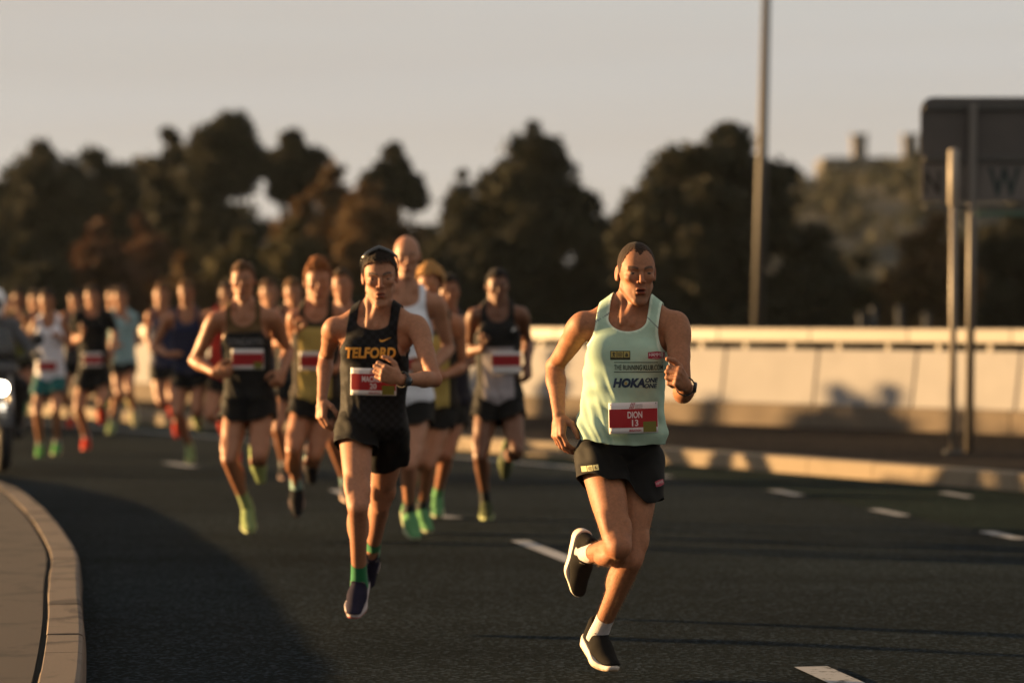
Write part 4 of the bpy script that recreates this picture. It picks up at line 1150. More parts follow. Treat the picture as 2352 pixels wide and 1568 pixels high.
# ------------------------------------------------------------------ concrete wall with rail
M_PANEL = simple('wall_panel', (.245, .245, .255), .75, var=.07, scale=2.0, bump=.2, bscale=30, spec=.2)
M_PLINTH = simple('wall_plinth', (.13, .106, .082), .85, var=.15, scale=3, bump=.4, bscale=40, spec=.15)
M_RAIL = simple('rail', (.175, .163, .147), .5, var=.06, scale=3)
M_DARKM = simple('dark_metal', (.045, .045, .042), .55, var=.1, scale=10)
M_GAP = simple('painted_gap_shade', (.008, .008, .008), .7, spec=.1)  # near-black colour that paints the shade in the gap under the rail
wall = empty('wall'); tag(wall, 'long pale concrete wall with a rail along its top', 'wall')
ws = dense(WL, 1.47)
WH = 1.29
for i in range(len(ws) - 1):
    a, b = ws[i], ws[i+1]; t = (b - a) / np.linalg.norm(b - a); L_ = np.linalg.norm(b - a)
    M = Matrix.Translation((a[0], a[1], .148)) @ Matrix.Rotation(math.atan2(t[1], t[0]), 4, 'Z')
    sh = Matrix.Identity(4); sh[0][2] = -.14
    MB().box((0.014, -.16, .26), (L_ - .014, 0.0, .895), M @ sh).build('panel', M_PANEL, wall, bevel=.008)
    MB().box((0.004, -.20, -.02), (L_ - .004, .035, .255), M).build('plinth', M_PLINTH, wall, bevel=.012)
    MB().box((-.0, -.17, .982), (L_, .01, WH - .148), M).build('rail', M_RAIL, wall, bevel=.015)
    MB().box((0, -.27, .80), (L_, -.25, .985), M).build('gap_shade_strip', M_GAP, wall)  # added dark strip behind the gap, stands in for the shade there
    for q in (.25, .75):
        MB().box((L_ * q - .03, -.12, .895), (L_ * q + .03, -.07, .982), M).build('rail_bracket', M_RAIL, wall)

# ------------------------------------------------------------------ lamp pole behind the wall
M_POLE = simple('galvanised_pole', (.024, .021, .019), .6, metal=.0, var=.1, scale=6)
lpx = P(1736, 752, 46); top = P(1757, -60, 46)
lamp = empty('street_lamp', (lpx.x, 46, 0)); tag(lamp, 'tall tapered grey lamp pole standing behind the concrete wall', 'street lamp')
v = (top - lpx) / (top.z - lpx.z)
MB().tube([Vector((0, 0, 0)) - v * (lpx.z) * 0, v * 3.6, v * 9.0], [.105, .086, .052], 16).build('pole', M_POLE, lamp, True)
MB().tube([v * 9.0, v * 9.3 + Vector((-.3, 0, .1)), v * 9.5 + Vector((-1.3, -.1, .2))], [.05, .04, .035], 10).build('arm', M_POLE, lamp, True)
MB().box((-.35, -.12, -.06), (.35, .12, .06), Matrix.Translation(v * 9.5 + Vector((-1.5, -.1, .2)))).build('lamp_head', M_DARKM, lamp, bevel=.03)
MB().box((-.2, -.2, 0), (.2, .2, .03)).build('base_plate', M_DARKM, lamp)

# ------------------------------------------------------------------ direction sign seen from behind, with its posts
M_SIGN = simple('sign_back', (.062, .055, .051), .6, var=.12, scale=4, metal=.2)
M_SIGN2 = simple('sign_band', (.095, .084, .078), .6, var=.12, scale=5)
M_POST = simple('sign_post', (.085, .075, .065), .5, metal=.0, var=.08, scale=8)
ds_ = 26.9; sS = F / ds_
b0 = P(2226, 1068, ds_); b0.z = .148
sign = empty('road_sign', b0); tag(sign, 'big dark road sign on a post with rounded corners and a lettered lower band', 'road sign')
def sx_(px): return (px - CX) / sS - b0.x
def sz_(py): return CAM_H - (py - HY) / sS - b0.z
x0, x1, zt, zm, zb = sx_(2116), sx_(2116) + 1.9, sz_(222), sz_(363), sz_(488)
pts = [(x1, zm), (x1, zt)]; rr = .13
for i in range(9):
    a = math.pi / 2 + math.pi / 2 * i / 8; pts.append((x0 + rr + rr * math.cos(a), zt - rr + rr * math.sin(a)))
pts.append((x0, zm))
def slab(pts, y0, y1, name, mat, parent, bevel=0):
    n = len(pts); V = [(p[0], y0, p[1]) for p in pts] + [(p[0], y1, p[1]) for p in pts]
    Fc = [tuple(range(n)), tuple(reversed(range(n, 2*n)))] + [(i, i+n, (i+1) % n + n, (i+1) % n) for i in range(n)]
    me = bpy.data.meshes.new(name); me.from_pydata(V, [], Fc); me.update()
    import bmesh
    bm = bmesh.new(); bm.from_mesh(me); bmesh.ops.recalc_face_normals(bm, faces=bm.faces); bm.to_mesh(me); bm.free()
    o = obj(name, me, mat, parent)
    if bevel: m = o.modifiers.new('bevel', 'BEVEL'); m.width = bevel; m.segments = 2; m.limit_method = 'ANGLE'
    return o
slab(pts, .06, .072, 'upper_panel', M_SIGN, sign)
slab([(x1, zm - .012), (x0 + .01, zm - .012), (x0 + .01, sz_(462)), (x1, sz_(462))], .058, .070, 'lower_panel', M_SIGN2, sign)
for z, hgt in ((zt - .075, .05), (zm + .015, .045), (sz_(470), .045)):
    MB().box((x0 + .03, .015, z - hgt), (x1, .056, z)).build('stiffener', M_DARKM, sign, bevel=.005)
MB().box((sx_(2245), .02, sz_(496)), (x1, .05, sz_(484))).build('lower_strip', simple('green_strip', (.035, .085, .060), .6), sign)
mb = MB(); lean = -.013
mb.tube([(0, 0, 0), (sx_(2235), 0, zt - .06)], [.042, .040], 14).build('post', M_POST, sign, True)
MB().tube([(x0 + 1.55, 0, 0), (x0 + 1.58, 0, zt - .06)], .04, 14).build('post', M_POST, sign, True)
def sign_text(t, px0, px1, py0, py1, c, y=.0555):
    V2, Fc = text_geo(t, .02); V = [(sx_(px0) + (sx_(px1) - sx_(px0)) * a, y, sz_(py1) + (sz_(py0) - sz_(py1)) * b) for a, b in V2]
    obj('lettering', np_mesh('lettering', V, tri_faces(Fc), False, np.tile(A3(c), (len(V), 1))), M_PRINT, sign)
sign_text('N', 2124, 2163, 392, 446, (.012, .011, .010)); sign_text('W', 2272, 2346, 384, 453, (.010, .024, .024))
pb = P(2188, 1073, 26.5); pb.z = .148
post = empty('marker_post', pb); tag(post, 'slim pale post with a thicker bright sleeve at its top', 'post')
pt = P(2190, 342, 26.5) - pb; ps_ = P(2189, 474, 26.5) - pb
MB().tube([(0, 0, 0), tuple(pt * .995)], [.035, .032], 14).build('post_tube', simple('marker_post_metal', (.19, .165, .135), .45, var=.08, scale=8), post, True)
MB().tube([tuple(ps_), tuple(ps_ + (pt - ps_) * .03), tuple(ps_ + (pt - ps_) * .97), tuple(pt)], [.030, .048, .048, .030], 14).build('sleeve', simple('pale_sleeve', (.26, .23, .19), .5), post, True)
MB().box((-.08, -.08, 0), (.08, .08, .03)).build('foot_plate', M_DARKM, post)

# ------------------------------------------------------------------ trees
def leaf_mat(name, c, trans=.25):
    m, nt, b = new_mat(name)
    g = N(nt, 'ShaderNodeObjectInfo'); a = N(nt, 'ShaderNodeAttribute'); a.attribute_name = 'tint'
    mm = N(nt, 'ShaderNodeMixRGB', blend_type='MULTIPLY'); mm.inputs[0].default_value = 1; mm.inputs[1].default_value = (*c, 1)
    nt.links.new(a.outputs['Color'], mm.inputs[2]); nt.links.new(mm.outputs[0], b.inputs['Base Color'])
    b.inputs['Roughness'].default_value = .75; b.inputs['Specular IOR Level'].default_value = .15
    tr = N(nt, 'ShaderNodeBsdfTranslucent'); nt.links.new(mm.outputs[0], tr.inputs[0]); ms = N(nt, 'ShaderNodeMixShader'); ms.inputs[0].default_value = trans
    out = nt.nodes['Material Output']; nt.links.new(b.outputs[0], ms.inputs[1]); nt.links.new(tr.outputs[0], ms.inputs[2]); nt.links.new(ms.outputs[0], out.inputs[0])
    return m
LM = {'dark': leaf_mat('dark_leaves', (.024, .0245, .015)), 'olive': leaf_mat('olive_leaves', (.044, .038, .016)), 'brown': leaf_mat('autumn_leaves', (.074, .044, .018)),
      'rust': leaf_mat('rust_leaves', (.070, .036, .021)), 'hill': leaf_mat('hill_leaves', (.040, .038, .022))}
M_BARK = simple('bark', (.05, .038, .028), .9, var=.3, scale=4, bump=.8, bscale=20)
def leaves(clumps, n, size, rs):
    """leaf faces spread through a list of clump ellipsoids (centre, radii)"""
    w = np.array([c[1][0] * c[1][2] for c in clumps]); w = w / w.sum()
    ci = rs.choice(len(clumps), n, p=w)
    d = rs.normal(size=(n, 3)); d /= np.linalg.norm(d, axis=1, keepdims=True); r = rs.random(n) ** .45
    cen = np.array([c[0] for c in clumps])[ci]; rad = np.array([c[1] for c in clumps])[ci]
    p = cen + d * rad * (r * (1 + .12 * rs.normal(size=n)))[:, None]
    a = rs.normal(size=(n, 3)); a /= np.linalg.norm(a, axis=1, keepdims=True)
    b = np.cross(a, rs.normal(size=(n, 3))); b /= np.linalg.norm(b, axis=1, keepdims=True)
    s = size * (.6 + .8 * rs.random(n))[:, None]
    V = np.stack([p - a * s * .5, p + b * s * .32, p + a * s * .5, p - b * s * .32], 1).reshape(-1, 3)
    Q = np.arange(4 * n).reshape(-1, 4)
    t = (.6 + .8 * rs.random(n)) * (.8 + .4 * rs.random(len(clumps))[ci])
    T = np.repeat(np.stack([t, t * (.92 + .16 * rs.random(n)), t], 1), 4, axis=0)
    return V, Q, T
def tree(name, label, cat, cx, ytop, outline, d, kind, n=2600, size=.30, zb=-.03, group=None, seed=0, trunk=True, clump=1.0):
    """outline: list of (picture y, left x, right x) from the top down; built as a round crown of clumps at distance d"""
    rs = np.random.default_rng(abs(seed + int(cx) + 11)); rd = random.Random(seed + int(cx))
    s = F / d; base = P(cx, HY, d)
    root = empty(name, (base.x, d, zb)); tag(root, label, cat, group)
    clumps = []
    ys = [o[0] for o in outline]
    step = (.55 * clump) * s
    y = ys[0]
    while y <= ys[-1] + 1:
        l = np.interp(y, ys, [o[1] for o in outline]); r = np.interp(y, ys, [o[2] for o in outline]); w = (r - l) / s
        z = CAM_H - (y - HY) / s - zb; xc = ((l + r) / 2 - CX) / s - base.x
        k = max(2, int((w / clump) ** 1.5 * 1.7))
        for _ in range(k):
            rad = rd.uniform(.38, .75) * clump; rad = min(rad, max(w * .5, .18))
            ex = max(w / 2 - rad * .55, 0); an = rd.uniform(0, 2 * math.pi); q = math.sqrt(rd.random())
            if rd.random() < .55: q = 1
            clumps.append(((xc + math.cos(an) * q * ex, math.sin(an) * q * ex * .8, z - rad * .7 + rd.uniform(-.15, .15) * clump), (rad, rad, rad * .8)))
        y += step
    V, Q, T = leaves(clumps, int(n * 6.5), size * .86, rs)
    obj('crown', np_mesh('crown', V, Q, False, T), LM[kind], root)
    if trunk:
        H = CAM_H - (ytop - HY) / s - zb; mb = MB()
        mb.tube([(0, 0, 0), (.1, .05, H * .3), (-.05, 0, H * .6), (0, 0, H * .85)], [.028 * H, .022 * H, .014 * H, .004 * H], 8)
        for i in range(7):
            c = clumps[rd.randrange(len(clumps))][0]; h0 = H * rd.uniform(.2, .55)
            mb.tube([(0, 0, h0), (c[0] * .5, c[1] * .5, (h0 + c[2]) / 2 + .1), c], [.012 * H, .008 * H, .003 * H], 6, caps=False)
        mb.build('trunk', M_BARK, root, True)
    return root
TG = 'trees beyond the road'
tree('tree', 'dark broad tree at the far left end of the tree line', 'tree', 20, 405, [(378, 0, 50), (410, -40, 90), (470, -70, 120), (720, -90, 140)], 105, 'dark', group=TG)
tree('tree', 'dark rounded tree second from the left end of the tree line', 'tree', 108, 322, [(320, 75, 135), (338, 50, 165), (370, 28, 190), (440, 5, 215), (600, -10, 230), (730, -10, 240)], 100, 'dark', group=TG, seed=1)
tree('tree', 'dark tree with a low flat top between two rounded dark trees', 'tree', 218, 342, [(338, 185, 245), (358, 160, 285), (400, 140, 320), (470, 140, 330), (730, 140, 360)], 104, 'dark', group=TG, seed=2)
tree('tree', 'low dark tree left of the tallest crown', 'tree', 320, 372, [(368, 285, 360), (390, 260, 400), (440, 250, 420), (600, 250, 430), (730, 260, 440)], 108, 'olive', n=1900, group=TG, seed=3)
tree('tree', 'narrow dark tree close against the tallest crown', 'tree', 390, 298, [(298, 370, 412), (318, 348, 440), (370, 338, 450), (420, 340, 470), (520, 350, 480), (730, 340, 490)], 96, 'dark', n=2200, group=TG, seed=4)
tree('tree', 'tallest tree of the line with a big rounded crown', 'tree', 512, 252, [(251, 475, 560), (266, 448, 582), (300, 430, 598), (365, 425, 600), (400, 430, 590), (420, 440, 515), (470, 440, 560), (560, 430, 590), (730, 420, 600)], 94, 'dark', n=3000, group=TG, seed=5)
tree('tree', 'tree with a rounded crown on a bare trunk right of the tallest', 'tree', 672, 304, [(303, 645, 700), (322, 620, 728), (360, 602, 748), (400, 596, 748), (432, 604, 735), (440, 690, 740)], 98, 'dark', n=1900, group=TG, seed=6)
tree('tree', 'bushy brown tree below the round crown on the bare trunk', 'tree', 740, 380, [(383, 745, 800), (410, 725, 830), (450, 690, 850), (500, 640, 860), (640, 600, 880), (740, 590, 880)], 90, 'brown', n=3000, group=TG, seed=7)
tree('tree', 'thin leaning tree with gaps in its crown behind the bald runner', 'tree', 898, 333, [(332, 880, 918), (352, 856, 935), (395, 838, 965), (430, 845, 976), (440, 935, 978), (465, 940, 970)], 95, 'dark', n=1100, group=TG, seed=8, clump=.8)
tree('tree', 'low olive tree under the thin leaning one', 'tree', 900, 430, [(425, 815, 890), (455, 800, 915), (495, 795, 1000), (560, 780, 1020), (740, 780, 1030)], 88, 'brown', n=2000, group=TG, seed=9)
tree('tree', 'cone shaped dark tree behind the wall between the two front runners', 'tree', 1225, 272, [(270, 1212, 1248), (296, 1180, 1275), (340, 1152, 1306), (380, 1122, 1322), (420, 1085, 1350), (470, 1035, 1405), (560, 1005, 1430), (740, 995, 1445)], 82, 'dark', n=5000, group=TG, seed=10)
tree('tree', 'small dark tree on the left flank of the cone shaped tree', 'tree', 1060, 392, [(392, 1052, 1070), (420, 1025, 1090), (470, 1000, 1110), (560, 980, 1120), (740, 970, 1130)], 86, 'dark', n=1500, group=TG, seed=11)
tree('tree', 'huge dark dome shaped tree behind the lamp pole', 'tree', 1660, 286, [(286, 1615, 1718), (300, 1552, 1742), (322, 1520, 1775), (365, 1488, 1812), (420, 1455, 1838), (470, 1432, 1865), (560, 1412, 1915), (640, 1405, 1948), (745, 1400, 1962)], 76, 'dark', n=6500, group=TG, seed=12)
tree('tree', 'dark tree behind the road sign posts', 'tree', 2330, 490, [(480, 2300, 2380), (520, 2250, 2440), (600, 2230, 2460), (745, 2220, 2470)], 80, 'dark', n=2000, group=TG, seed=13)
for i, (x_, y_, w_) in enumerate(((-20, 470, 90), (70, 420, 100), (170, 410, 100), (285, 400, 100), (400, 430, 100), (560, 470, 110), (700, 490, 110), (840, 510, 110), (980, 510, 90))):
    tree('tree', ('first', 'second', 'third', 'fourth', 'fifth', 'sixth', 'seventh', 'eighth', 'last')[i] + ' from the left of the low dark trees filling the back of the tree line', 'tree', x_, y_, [(y_, x_ - w_ * .4, x_ + w_ * .3), (y_ + 40, x_ - w_, x_ + w_), (740, x_ - w_ * 1.1, x_ + w_ * 1.1)], 112 + i % 3 * 2, 'dark', n=1500, group=TG, seed=60 + i)
tree('shrub', 'orange brown bushy shrub beside the sign posts', 'shrub', 2150, 500, [(500, 2130, 2175), (530, 2085, 2210), (580, 2050, 2235), (640, 2025, 2245), (745, 2030, 2250)], 74, 'brown', n=2000, group='shrubs under the tree line', seed=14, trunk=False)
SG = 'shrubs under the tree line'
for i in range(7):
    x_ = -190 - i * 190; y_ = (395, 350, 420, 330, 380, 410, 345)[i]
    tree('tree', ('first', 'second', 'third', 'fourth', 'fifth', 'sixth', 'seventh')[i] + ' dark tree of the line going on beyond the left edge of the view', 'tree', x_, y_, [(y_, x_ - 45, x_ + 40), (y_ + 60, x_ - 120, x_ + 115), (740, x_ - 150, x_ + 150)], 106 + i % 3 * 3, 'dark', n=1300, group=TG, seed=90 + i)
for i, (cx, yt, hw, kd_, lb) in enumerate(((60, 560, 110, 'dark', 'dark shrub under the left end of the tree line'), (230, 520, 90, 'rust', 'reddish brown shrub with a pointed top'), (330, 500, 70, 'rust', 'tall reddish shrub under the low dark tree'),
        (430, 590, 90, 'brown', 'brown shrub below the tallest tree'), (560, 540, 100, 'olive', 'olive shrub at the foot of the tallest tree'), (680, 500, 90, 'olive', 'olive shrub behind the yellow singlet runner'),
        (820, 560, 100, 'brown', 'brown shrub behind the runner with sunglasses'), (940, 590, 90, 'olive', 'olive shrub behind the bald runner'), (1410, 640, 60, 'dark', 'dark shrub in the gap between the cone and dome trees'), (140, 610, 120, 'dark', 'wide low dark shrub at the left'), (480, 640, 120, 'dark', 'wide low dark shrub behind the pack'),
        (760, 640, 130, 'dark', 'wide low dark shrub behind the front pack'), (1985, 600, 60, 'olive', 'pale olive shrub right of the dome shaped tree'))):
    tree('shrub', lb, 'shrub', cx, yt, [(yt, cx - hw * .25, cx + hw * .2), (yt + 40, cx - hw * .7, cx + hw * .65), (yt + 100, cx - hw, cx + hw), (745, cx - hw * 1.1, cx + hw * 1.1)], 78 + (i * 37 % 11) - 4, kd_, n=1500, group=SG, seed=20 + i, trunk=False)

# ------------------------------------------------------------------ far wooded hill and the building on it
def hill():
    xs = np.linspace(-40, 160, 90); ds__ = np.linspace(190, 330, 30); V = []
    pro_x = [1380, 1430, 1800, 1840, 1900, 2000, 2100, 2200, 2400, 3200, 4200]; pro_y = [728, 500, 450, 440, 422, 418, 405, 395, 385, 420, 640]
    Q = []
    for j, d in enumerate(ds__):
        for x in xs:
            px = CX + x / d * F; yy = np.interp(px, pro_x, pro_y); zt = CAM_H - (yy + 24 - HY) / F * 290
            f = math.sin(min((d - 190) / 100, 1.25) * math.pi / 2)
            V.append((x, d, -.1 + max(zt, 0) * max(f, 0) + (noise3(np.array([x * .08]), np.array([d * .08]), np.array([.5]))[0] - .5) * 1.5 * f))
    nx = len(xs)
    for j in range(len(ds__) - 1):
        for i in range(nx - 1): Q.append((j*nx+i, j*nx+i+1, (j+1)*nx+i+1, (j+1)*nx+i))
    o = obj('hill', np_mesh('hill', np.array(V), np.array(Q)), simple('hill_ground', (.012, .011, .006), .95, var=.3, scale=.1)); tag(o, 'far brown hill behind the right hand trees', kind='structure')
    V = np.array(V); rs = np.random.default_rng(5); sel = rs.choice(len(V), 2200); cl = []
    for i in sel:
        p = V[i]; r = rs.uniform(1.0, 2.2); cl.append(((p[0], p[1], p[2] + r * .5), (r, r, r * .8)))
    v, q, t = leaves(cl, 42000, 1.1, rs)
    o = obj('far_wood', np_mesh('far_wood', v, q, False, t), LM['hill']); tag(o, 'mass of far trees covering the brown hill', kind='stuff')
hill()
M_BLD = simple('far_building_wall', (.13, .12, .11), .8, var=.05, scale=.3)
M_BLD2 = simple('far_building_block', (.055, .052, .048), .8, var=.05, scale=.3)
bl = empty('building', (P(2005, HY, 300).x, 300, 12)); tag(bl, 'pale flat building with two square towers on the far hill', 'building')
sB = F / 300
def bx(x0, x1, y0, y1, dep, nm, mat=M_BLD, yo=0):
    ox = bl.location.x
    MB().box(((x0 - CX) / sB - ox, yo, CAM_H - (y1 - HY) / sB - 12), ((x1 - CX) / sB - ox, yo + dep, CAM_H - (y0 - HY) / sB - 12)).build(nm, mat, bl)
bx(1890, 2150, 366, 470, 8, 'main_block', M_BLD2); bx(1892, 2156, 362, 367, 8.6, 'roof_edge', yo=-.3)
for a in (1965, 2084):
    bx(a, a + 32, 312, 362, 2.0, 'tower', yo=2); bx(a - 3, a + 35, 305, 312, 2.4, 'tower_cap', yo=1.8)
M_WIN = simple('far_window', (.10, .10, .10), .3)
for i in range(12): bx(1908 + i * 20, 1919 + i * 20, 374, 384, .2, 'window', M_WIN, yo=-.1)
for i, (x, y0, y1) in enumerate(((1978, 715, 752), (2006, 700, 752), (2065, 700, 752), (2128, 716, 752))):
    p = P(x, 752, 62); w = P(x, y0, 62).z - 0
    o = MB().tube([(0, 0, 0), (0, 0, w)], .07, 10).build('fence_post', simple('grey_post', (.03, .032, .034), .8), None, True); o.location = (p.x, 62, -.03)
    tag(o, ('first', 'second', 'third', 'last')[i] + ' grey post seen over the wall between the dome tree and the sign posts', 'post', 'grey posts behind the wall')
# ================================================================== THE RUNNERS
SHOE_BLK = dict(col=(.012, .011, .010), sole=(.60, .53, .46), thick=.040, lace=(.11, .10, .09), toe=(.035, .033, .032), out=(.35, .25, .16), accent=(.45, .38, .32))
SHOE_NAVY = dict(col=(.018, .016, .030), sole=(.42, .36, .36), out=(.45, .10, .10), accent=(.12, .03, .06), lace=(.18, .10, .12), thick=.034)
SHOE_GRN = dict(col=(.10, .25, .11), sole=(.34, .38, .24), out=(.02, .02, .02), thick=.034, toe=(.05, .2, .07))
SHOE_LIME = dict(col=(.20, .26, .11), sole=(.28, .33, .15), thick=.034)
SHOE_RED = dict(col=(.42, .035, .018), sole=(.46, .05, .025), thick=.034)
SHOE_DRK = dict(col=(.02, .02, .022), sole=(.25, .16, .15), thick=.03)
SHOE_ORG = dict(col=(.05, .05, .06), sole=(.55, .40, .33), thick=.034)
SHORT_BLK = dict(col=(.0045, .0042, .004), len=.40, split=.13, fold=.005)

# ---- the leader, in focus
JM = dict(gx=1440, top=(1459, 556), chin=(1461, 699), shR=(1338, 745), elR=(1276, 843), wrR=(1284, 953), shL=(1549, 745), elL=(1560, 900), wrL=(1556, 878),
          hipR=(1375, 1050), knR=(1415, 1242), anR=(1350, 1276), hipL=(1473, 1060), knL=(1442, 1276), anL=(1376, 1458),
          sg=dict(elR=1, wrR=-1, elL=-1, wrL=-1, knR=-1, anR=1, knL=-1, anL=1), dep=dict(shR=-.03, shL=-.11, hipR=-.03, hipL=.02, top=-.10, chin=-.155),
          yaw=9, pitch=5, roll=0, footR=(-.12, .22, -1), footupR=(.42, -1, -.25), footL=(.36, -.85, -.42), footupL=(.25, -.35, .9),
          handR=(-.05, -.35, -.93), thumbR=(.6, -.8, .1), handL=(-.34, -.78, .42), thumbL=(.15, .1, 1), curl=dict(R=.55, L=1.5))
lead = Runner('leading person in a pale mint singlet and black shorts with a low red bib', 11.17, 1440, JM,
    dict(skin='fair', fuzz=True, tone=.92, hairstyle='buzz', hair=(.022, .013, .008), brow=(.03, .017, .010), stubble=.55, mouth=.0055, gaze=(.15, -1, -.12), lid=.0032, slim=1.0,
         hairline=((0, 8, 16, 24, 36, 50, 70, 84, 96, 108, 140, 180), (.084, .088, .096, .102, .092, .062, .005, -.014, .026, .0, -.055, -.075)),
         singlet=dict(col=(.34, .48, .375), trim=(.56, .68, .55), seam=True, neck=.058, neckw=.076, arm=.124, pit=.122, hem=.035, loose=1.06, fold=.014, slant=.5, grow=.008, hemtilt=.05),
         shorts=dict(SHORT_BLK, lenR=.33, lenL=.46, flare=1.04, split=.10), shoe=SHOE_BLK, sock=(.52, .48, .47), socklen=.10,
         bib=dict(at=(1451, 956, 112, 70), rot=math.radians(1.5), name='DION', num='13')), h=.0050, detail=True)
# prints on the leader's singlet
ink = (.015, .018, .018); navy = (.020, .040, .075)
lead.word('THE RUNNING KLUB.COM', 1463, 842, 112, 12, ink, bold=.006)
lead.rect(1463, 830.5, 112, 1.6, ink, 'printed_rule'); lead.rect(1463, 852.5, 112, 1.6, ink, 'printed_rule')
lead.word('HOKA', 1441, 877, 73, 22, navy, bold=.055, shear=.22)
lead.word('ONE', 1493, 871, 30, 10.5, navy, bold=.04, shear=.22); lead.word('ONE', 1491, 883.8, 30, 10.5, navy, bold=.04, shear=.22)
circ = [(.5 + .5 * math.cos(2 * math.pi * i / 20), .5 + .5 * math.sin(2 * math.pi * i / 20)) for i in range(20)]
lead.poly(circ, 1434, 878, 7, 7, (.40, .30, .12), 'logo', off=.0032)
lead.rect(1421, 814.5, 45, 20.5, (.035, .035, .014), 'logo_plate')
for i in range(3): lead.rect(1406.5 + i * 14.4, 812.5, 13.0, 13.5, (.30, .25, .075), 'logo_tile', off=.0026, nx=2, nz=2)
lead.word('@', 1421, 812.5, 10.5, 10.5, ink, off=.0036)
man = [(.42, 1), (.58, 1), (.6, .82), (1, .72), (1, .62), (.62, .66), (.62, .42), (.85, 0), (.7, 0), (.5, .36), (.3, 0), (.15, 0), (.38, .42), (.38, .66), (0, .62), (0, .72), (.4, .82)]
lead.poly(man, 1406.5, 812.5, 9, 10.5, ink, 'logo', off=.0036)
boat = [(.05, .25), (.95, .25), (.75, 0), (.25, 0)]; sail = [(.1, .33), (.5, 1), (.5, .33)]; sail2 = [(.56, .33), (.56, .9), (.9, .33)]
for sh_ in (boat, sail, sail2): lead.poly([((a), b) for a, b in sh_], 1435.3, 812.5, 9, 9.5, ink, 'logo', off=.0036)
badge = [(0, .12), (.25, .1), (.5, 0), (.75, .1), (1, .12), (1, .88), (.75, .92), (.5, 1), (.25, .92), (0, .88)]
bsh = lambda a: .78 + .22 * (1 - abs(a - .5) * 2)
lead.rect(1503.5, 814.5, 40, 18, (.26, .016, .04), 'badge', off=.0022, shape=bsh)
lead.word('HAMMER', 1503.5, 813.0, 35, 7.5, (.66, .62, .62), bold=.0, off=.0036); lead.word('NUTRITION', 1503.5, 820.5, 20, 2.6, (.6, .5, .5), off=.0036)
# prints on his shorts
sb_ = lead.shoT; shorts_o = [c for c in lead.root.children if c.name.startswith('shorts')][0]
for i in range(3): lead.rect(1339 + i * 13.2, 1071.5 - i * 2.2, 12, 12, (.42, .40, .20), 'logo_tile', shorts_o, .003, sb_, math.radians(9), 2, 2)
lead.word('@', 1352.2, 1069.3, 9, 9, ink, shorts_o, off=.005, bvh=sb_, rot=math.radians(9), name='logo')
lead.poly(boat, 1365.4, 1066.2, 8, 8, ink, 'logo', shorts_o, .005, sb_, math.radians(9)); lead.poly(sail, 1365.4, 1066.2, 8, 8, ink, 'logo', shorts_o, .005, sb_, math.radians(9))
lead.rect(1512, 1105, 21, 15, (.30, .02, .045), 'badge', shorts_o, .003, sb_, math.radians(14), shape=bsh); lead.word('HAMMER', 1512, 1104, 18, 6, (.5, .42, .42), shorts_o, bold=.0, off=.005, bvh=sb_, rot=math.radians(14))
def watch(r, S_, big=1.0):
    J = r.J; wr, el = J['wr' + S_], J['el' + S_]; u_ = unit(el - wr); c = wr + u_ * .022
    th = unit(J['thumb' + S_] - u_ * (J['thumb' + S_] @ u_)); d = J['hand' + S_]; n = np.cross(th, d) if S_ == 'R' else np.cross(d, th); n = unit(n - u_ * (n @ u_))
    o = MB().tube([tuple(c - u_ * .009), tuple(c + u_ * .009)], .0325 * big, 20, caps=False).build('watch', flat((.012, .012, .012), .6), r.root, True)
    m = o.modifiers.new('thick', 'SOLIDIFY'); m.thickness = .004; m.offset = 1
    f = c - n * .034 * big
    MB().tube([tuple(f + n * .004), tuple(f - n * .004), tuple(f - n * .008)], [.021 * big, .021 * big, .018 * big], 20).build('watch_case', flat((.02, .022, .024), .35), o, True)
    MB().tube([tuple(f - n * .0078), tuple(f - n * .0092)], [.0165 * big, .0165 * big], 20).build('watch_face', flat((.30, .30, .30) if big > 1.0 else (.03, .04, .05), .15), o, True)
watch(lead, 'L', 1.02)

# ---- second runner: dark chequered singlet, sunglasses on his hair
JT = dict(gx=866, top=(872, 572), chin=(879, 702), shR=(768, 752), elR=(742, 820), wrR=(738, 917), shL=(960, 748), elL=(1002, 868), wrL=(928, 866),
          hipR=(818, 988), knR=(831, 1155), anR=(827, 1330), hipL=(894, 996), knL=(868, 1164), anL=(838, 1296),
          sg=dict(elR=1, wrR=-1, elL=-1, wrL=-1, knR=-1, anR=1, knL=1, anL=1), dep=dict(shR=-.04, shL=-.13, hipR=-.04, hipL=.03, top=-.13, chin=-.19),
          yaw=3, pitch=9, roll=-2, footR=(-.15, -.80, -.58), footupR=(0, -.55, .8), footL=(-.12, .25, -1), footupL=(.1, -1, -.2),
          handR=(-.05, -.3, -.95), thumbR=(.55, -.8, .1), handL=(-.80, -.42, .36), thumbL=(.2, -.1, 1), curl=dict(R=.62, L=.95))
tel = Runner('person in a black chequered singlet with orange lettering, dark sunglasses pushed up on the hair', 13.0, 866, JT,
    dict(skin='pale', tone=.88, hairstyle='short', hair=(.016, .011, .008), brow=(.025, .016, .012), stubble=.15, mouth=.0028, gaze=(0, -1, -.35), lid=.0028, lidz=-.003, slim=.97, arm=.93, limb=.96,
         hairline=((0, 14, 30, 46, 62, 76, 90, 100, 112, 140, 180), (.080, .082, .080, .066, .050, .012, -.008, .030, .0, -.055, -.075)),
         singlet=dict(col=(.0065, .0065, .0072), check=True, neck=.042, neckw=.076, arm=.118, pit=.165, hem=-.06, loose=.98, fold=.007, slant=.2),
         shorts=dict(SHORT_BLK, lenR=.26, lenL=.46, flare=1.05, split=.08), shoe=SHOE_NAVY, sock=(.015, .16, .055), socklen=.105,
         bib=dict(at=(861, 875, 104, 62), rot=math.radians(-1.2), name='MACRON', num='20', nx=.50, nw=.50, mw=.15)), h=.0055, detail=True)
gold = (.62, .27, .03)
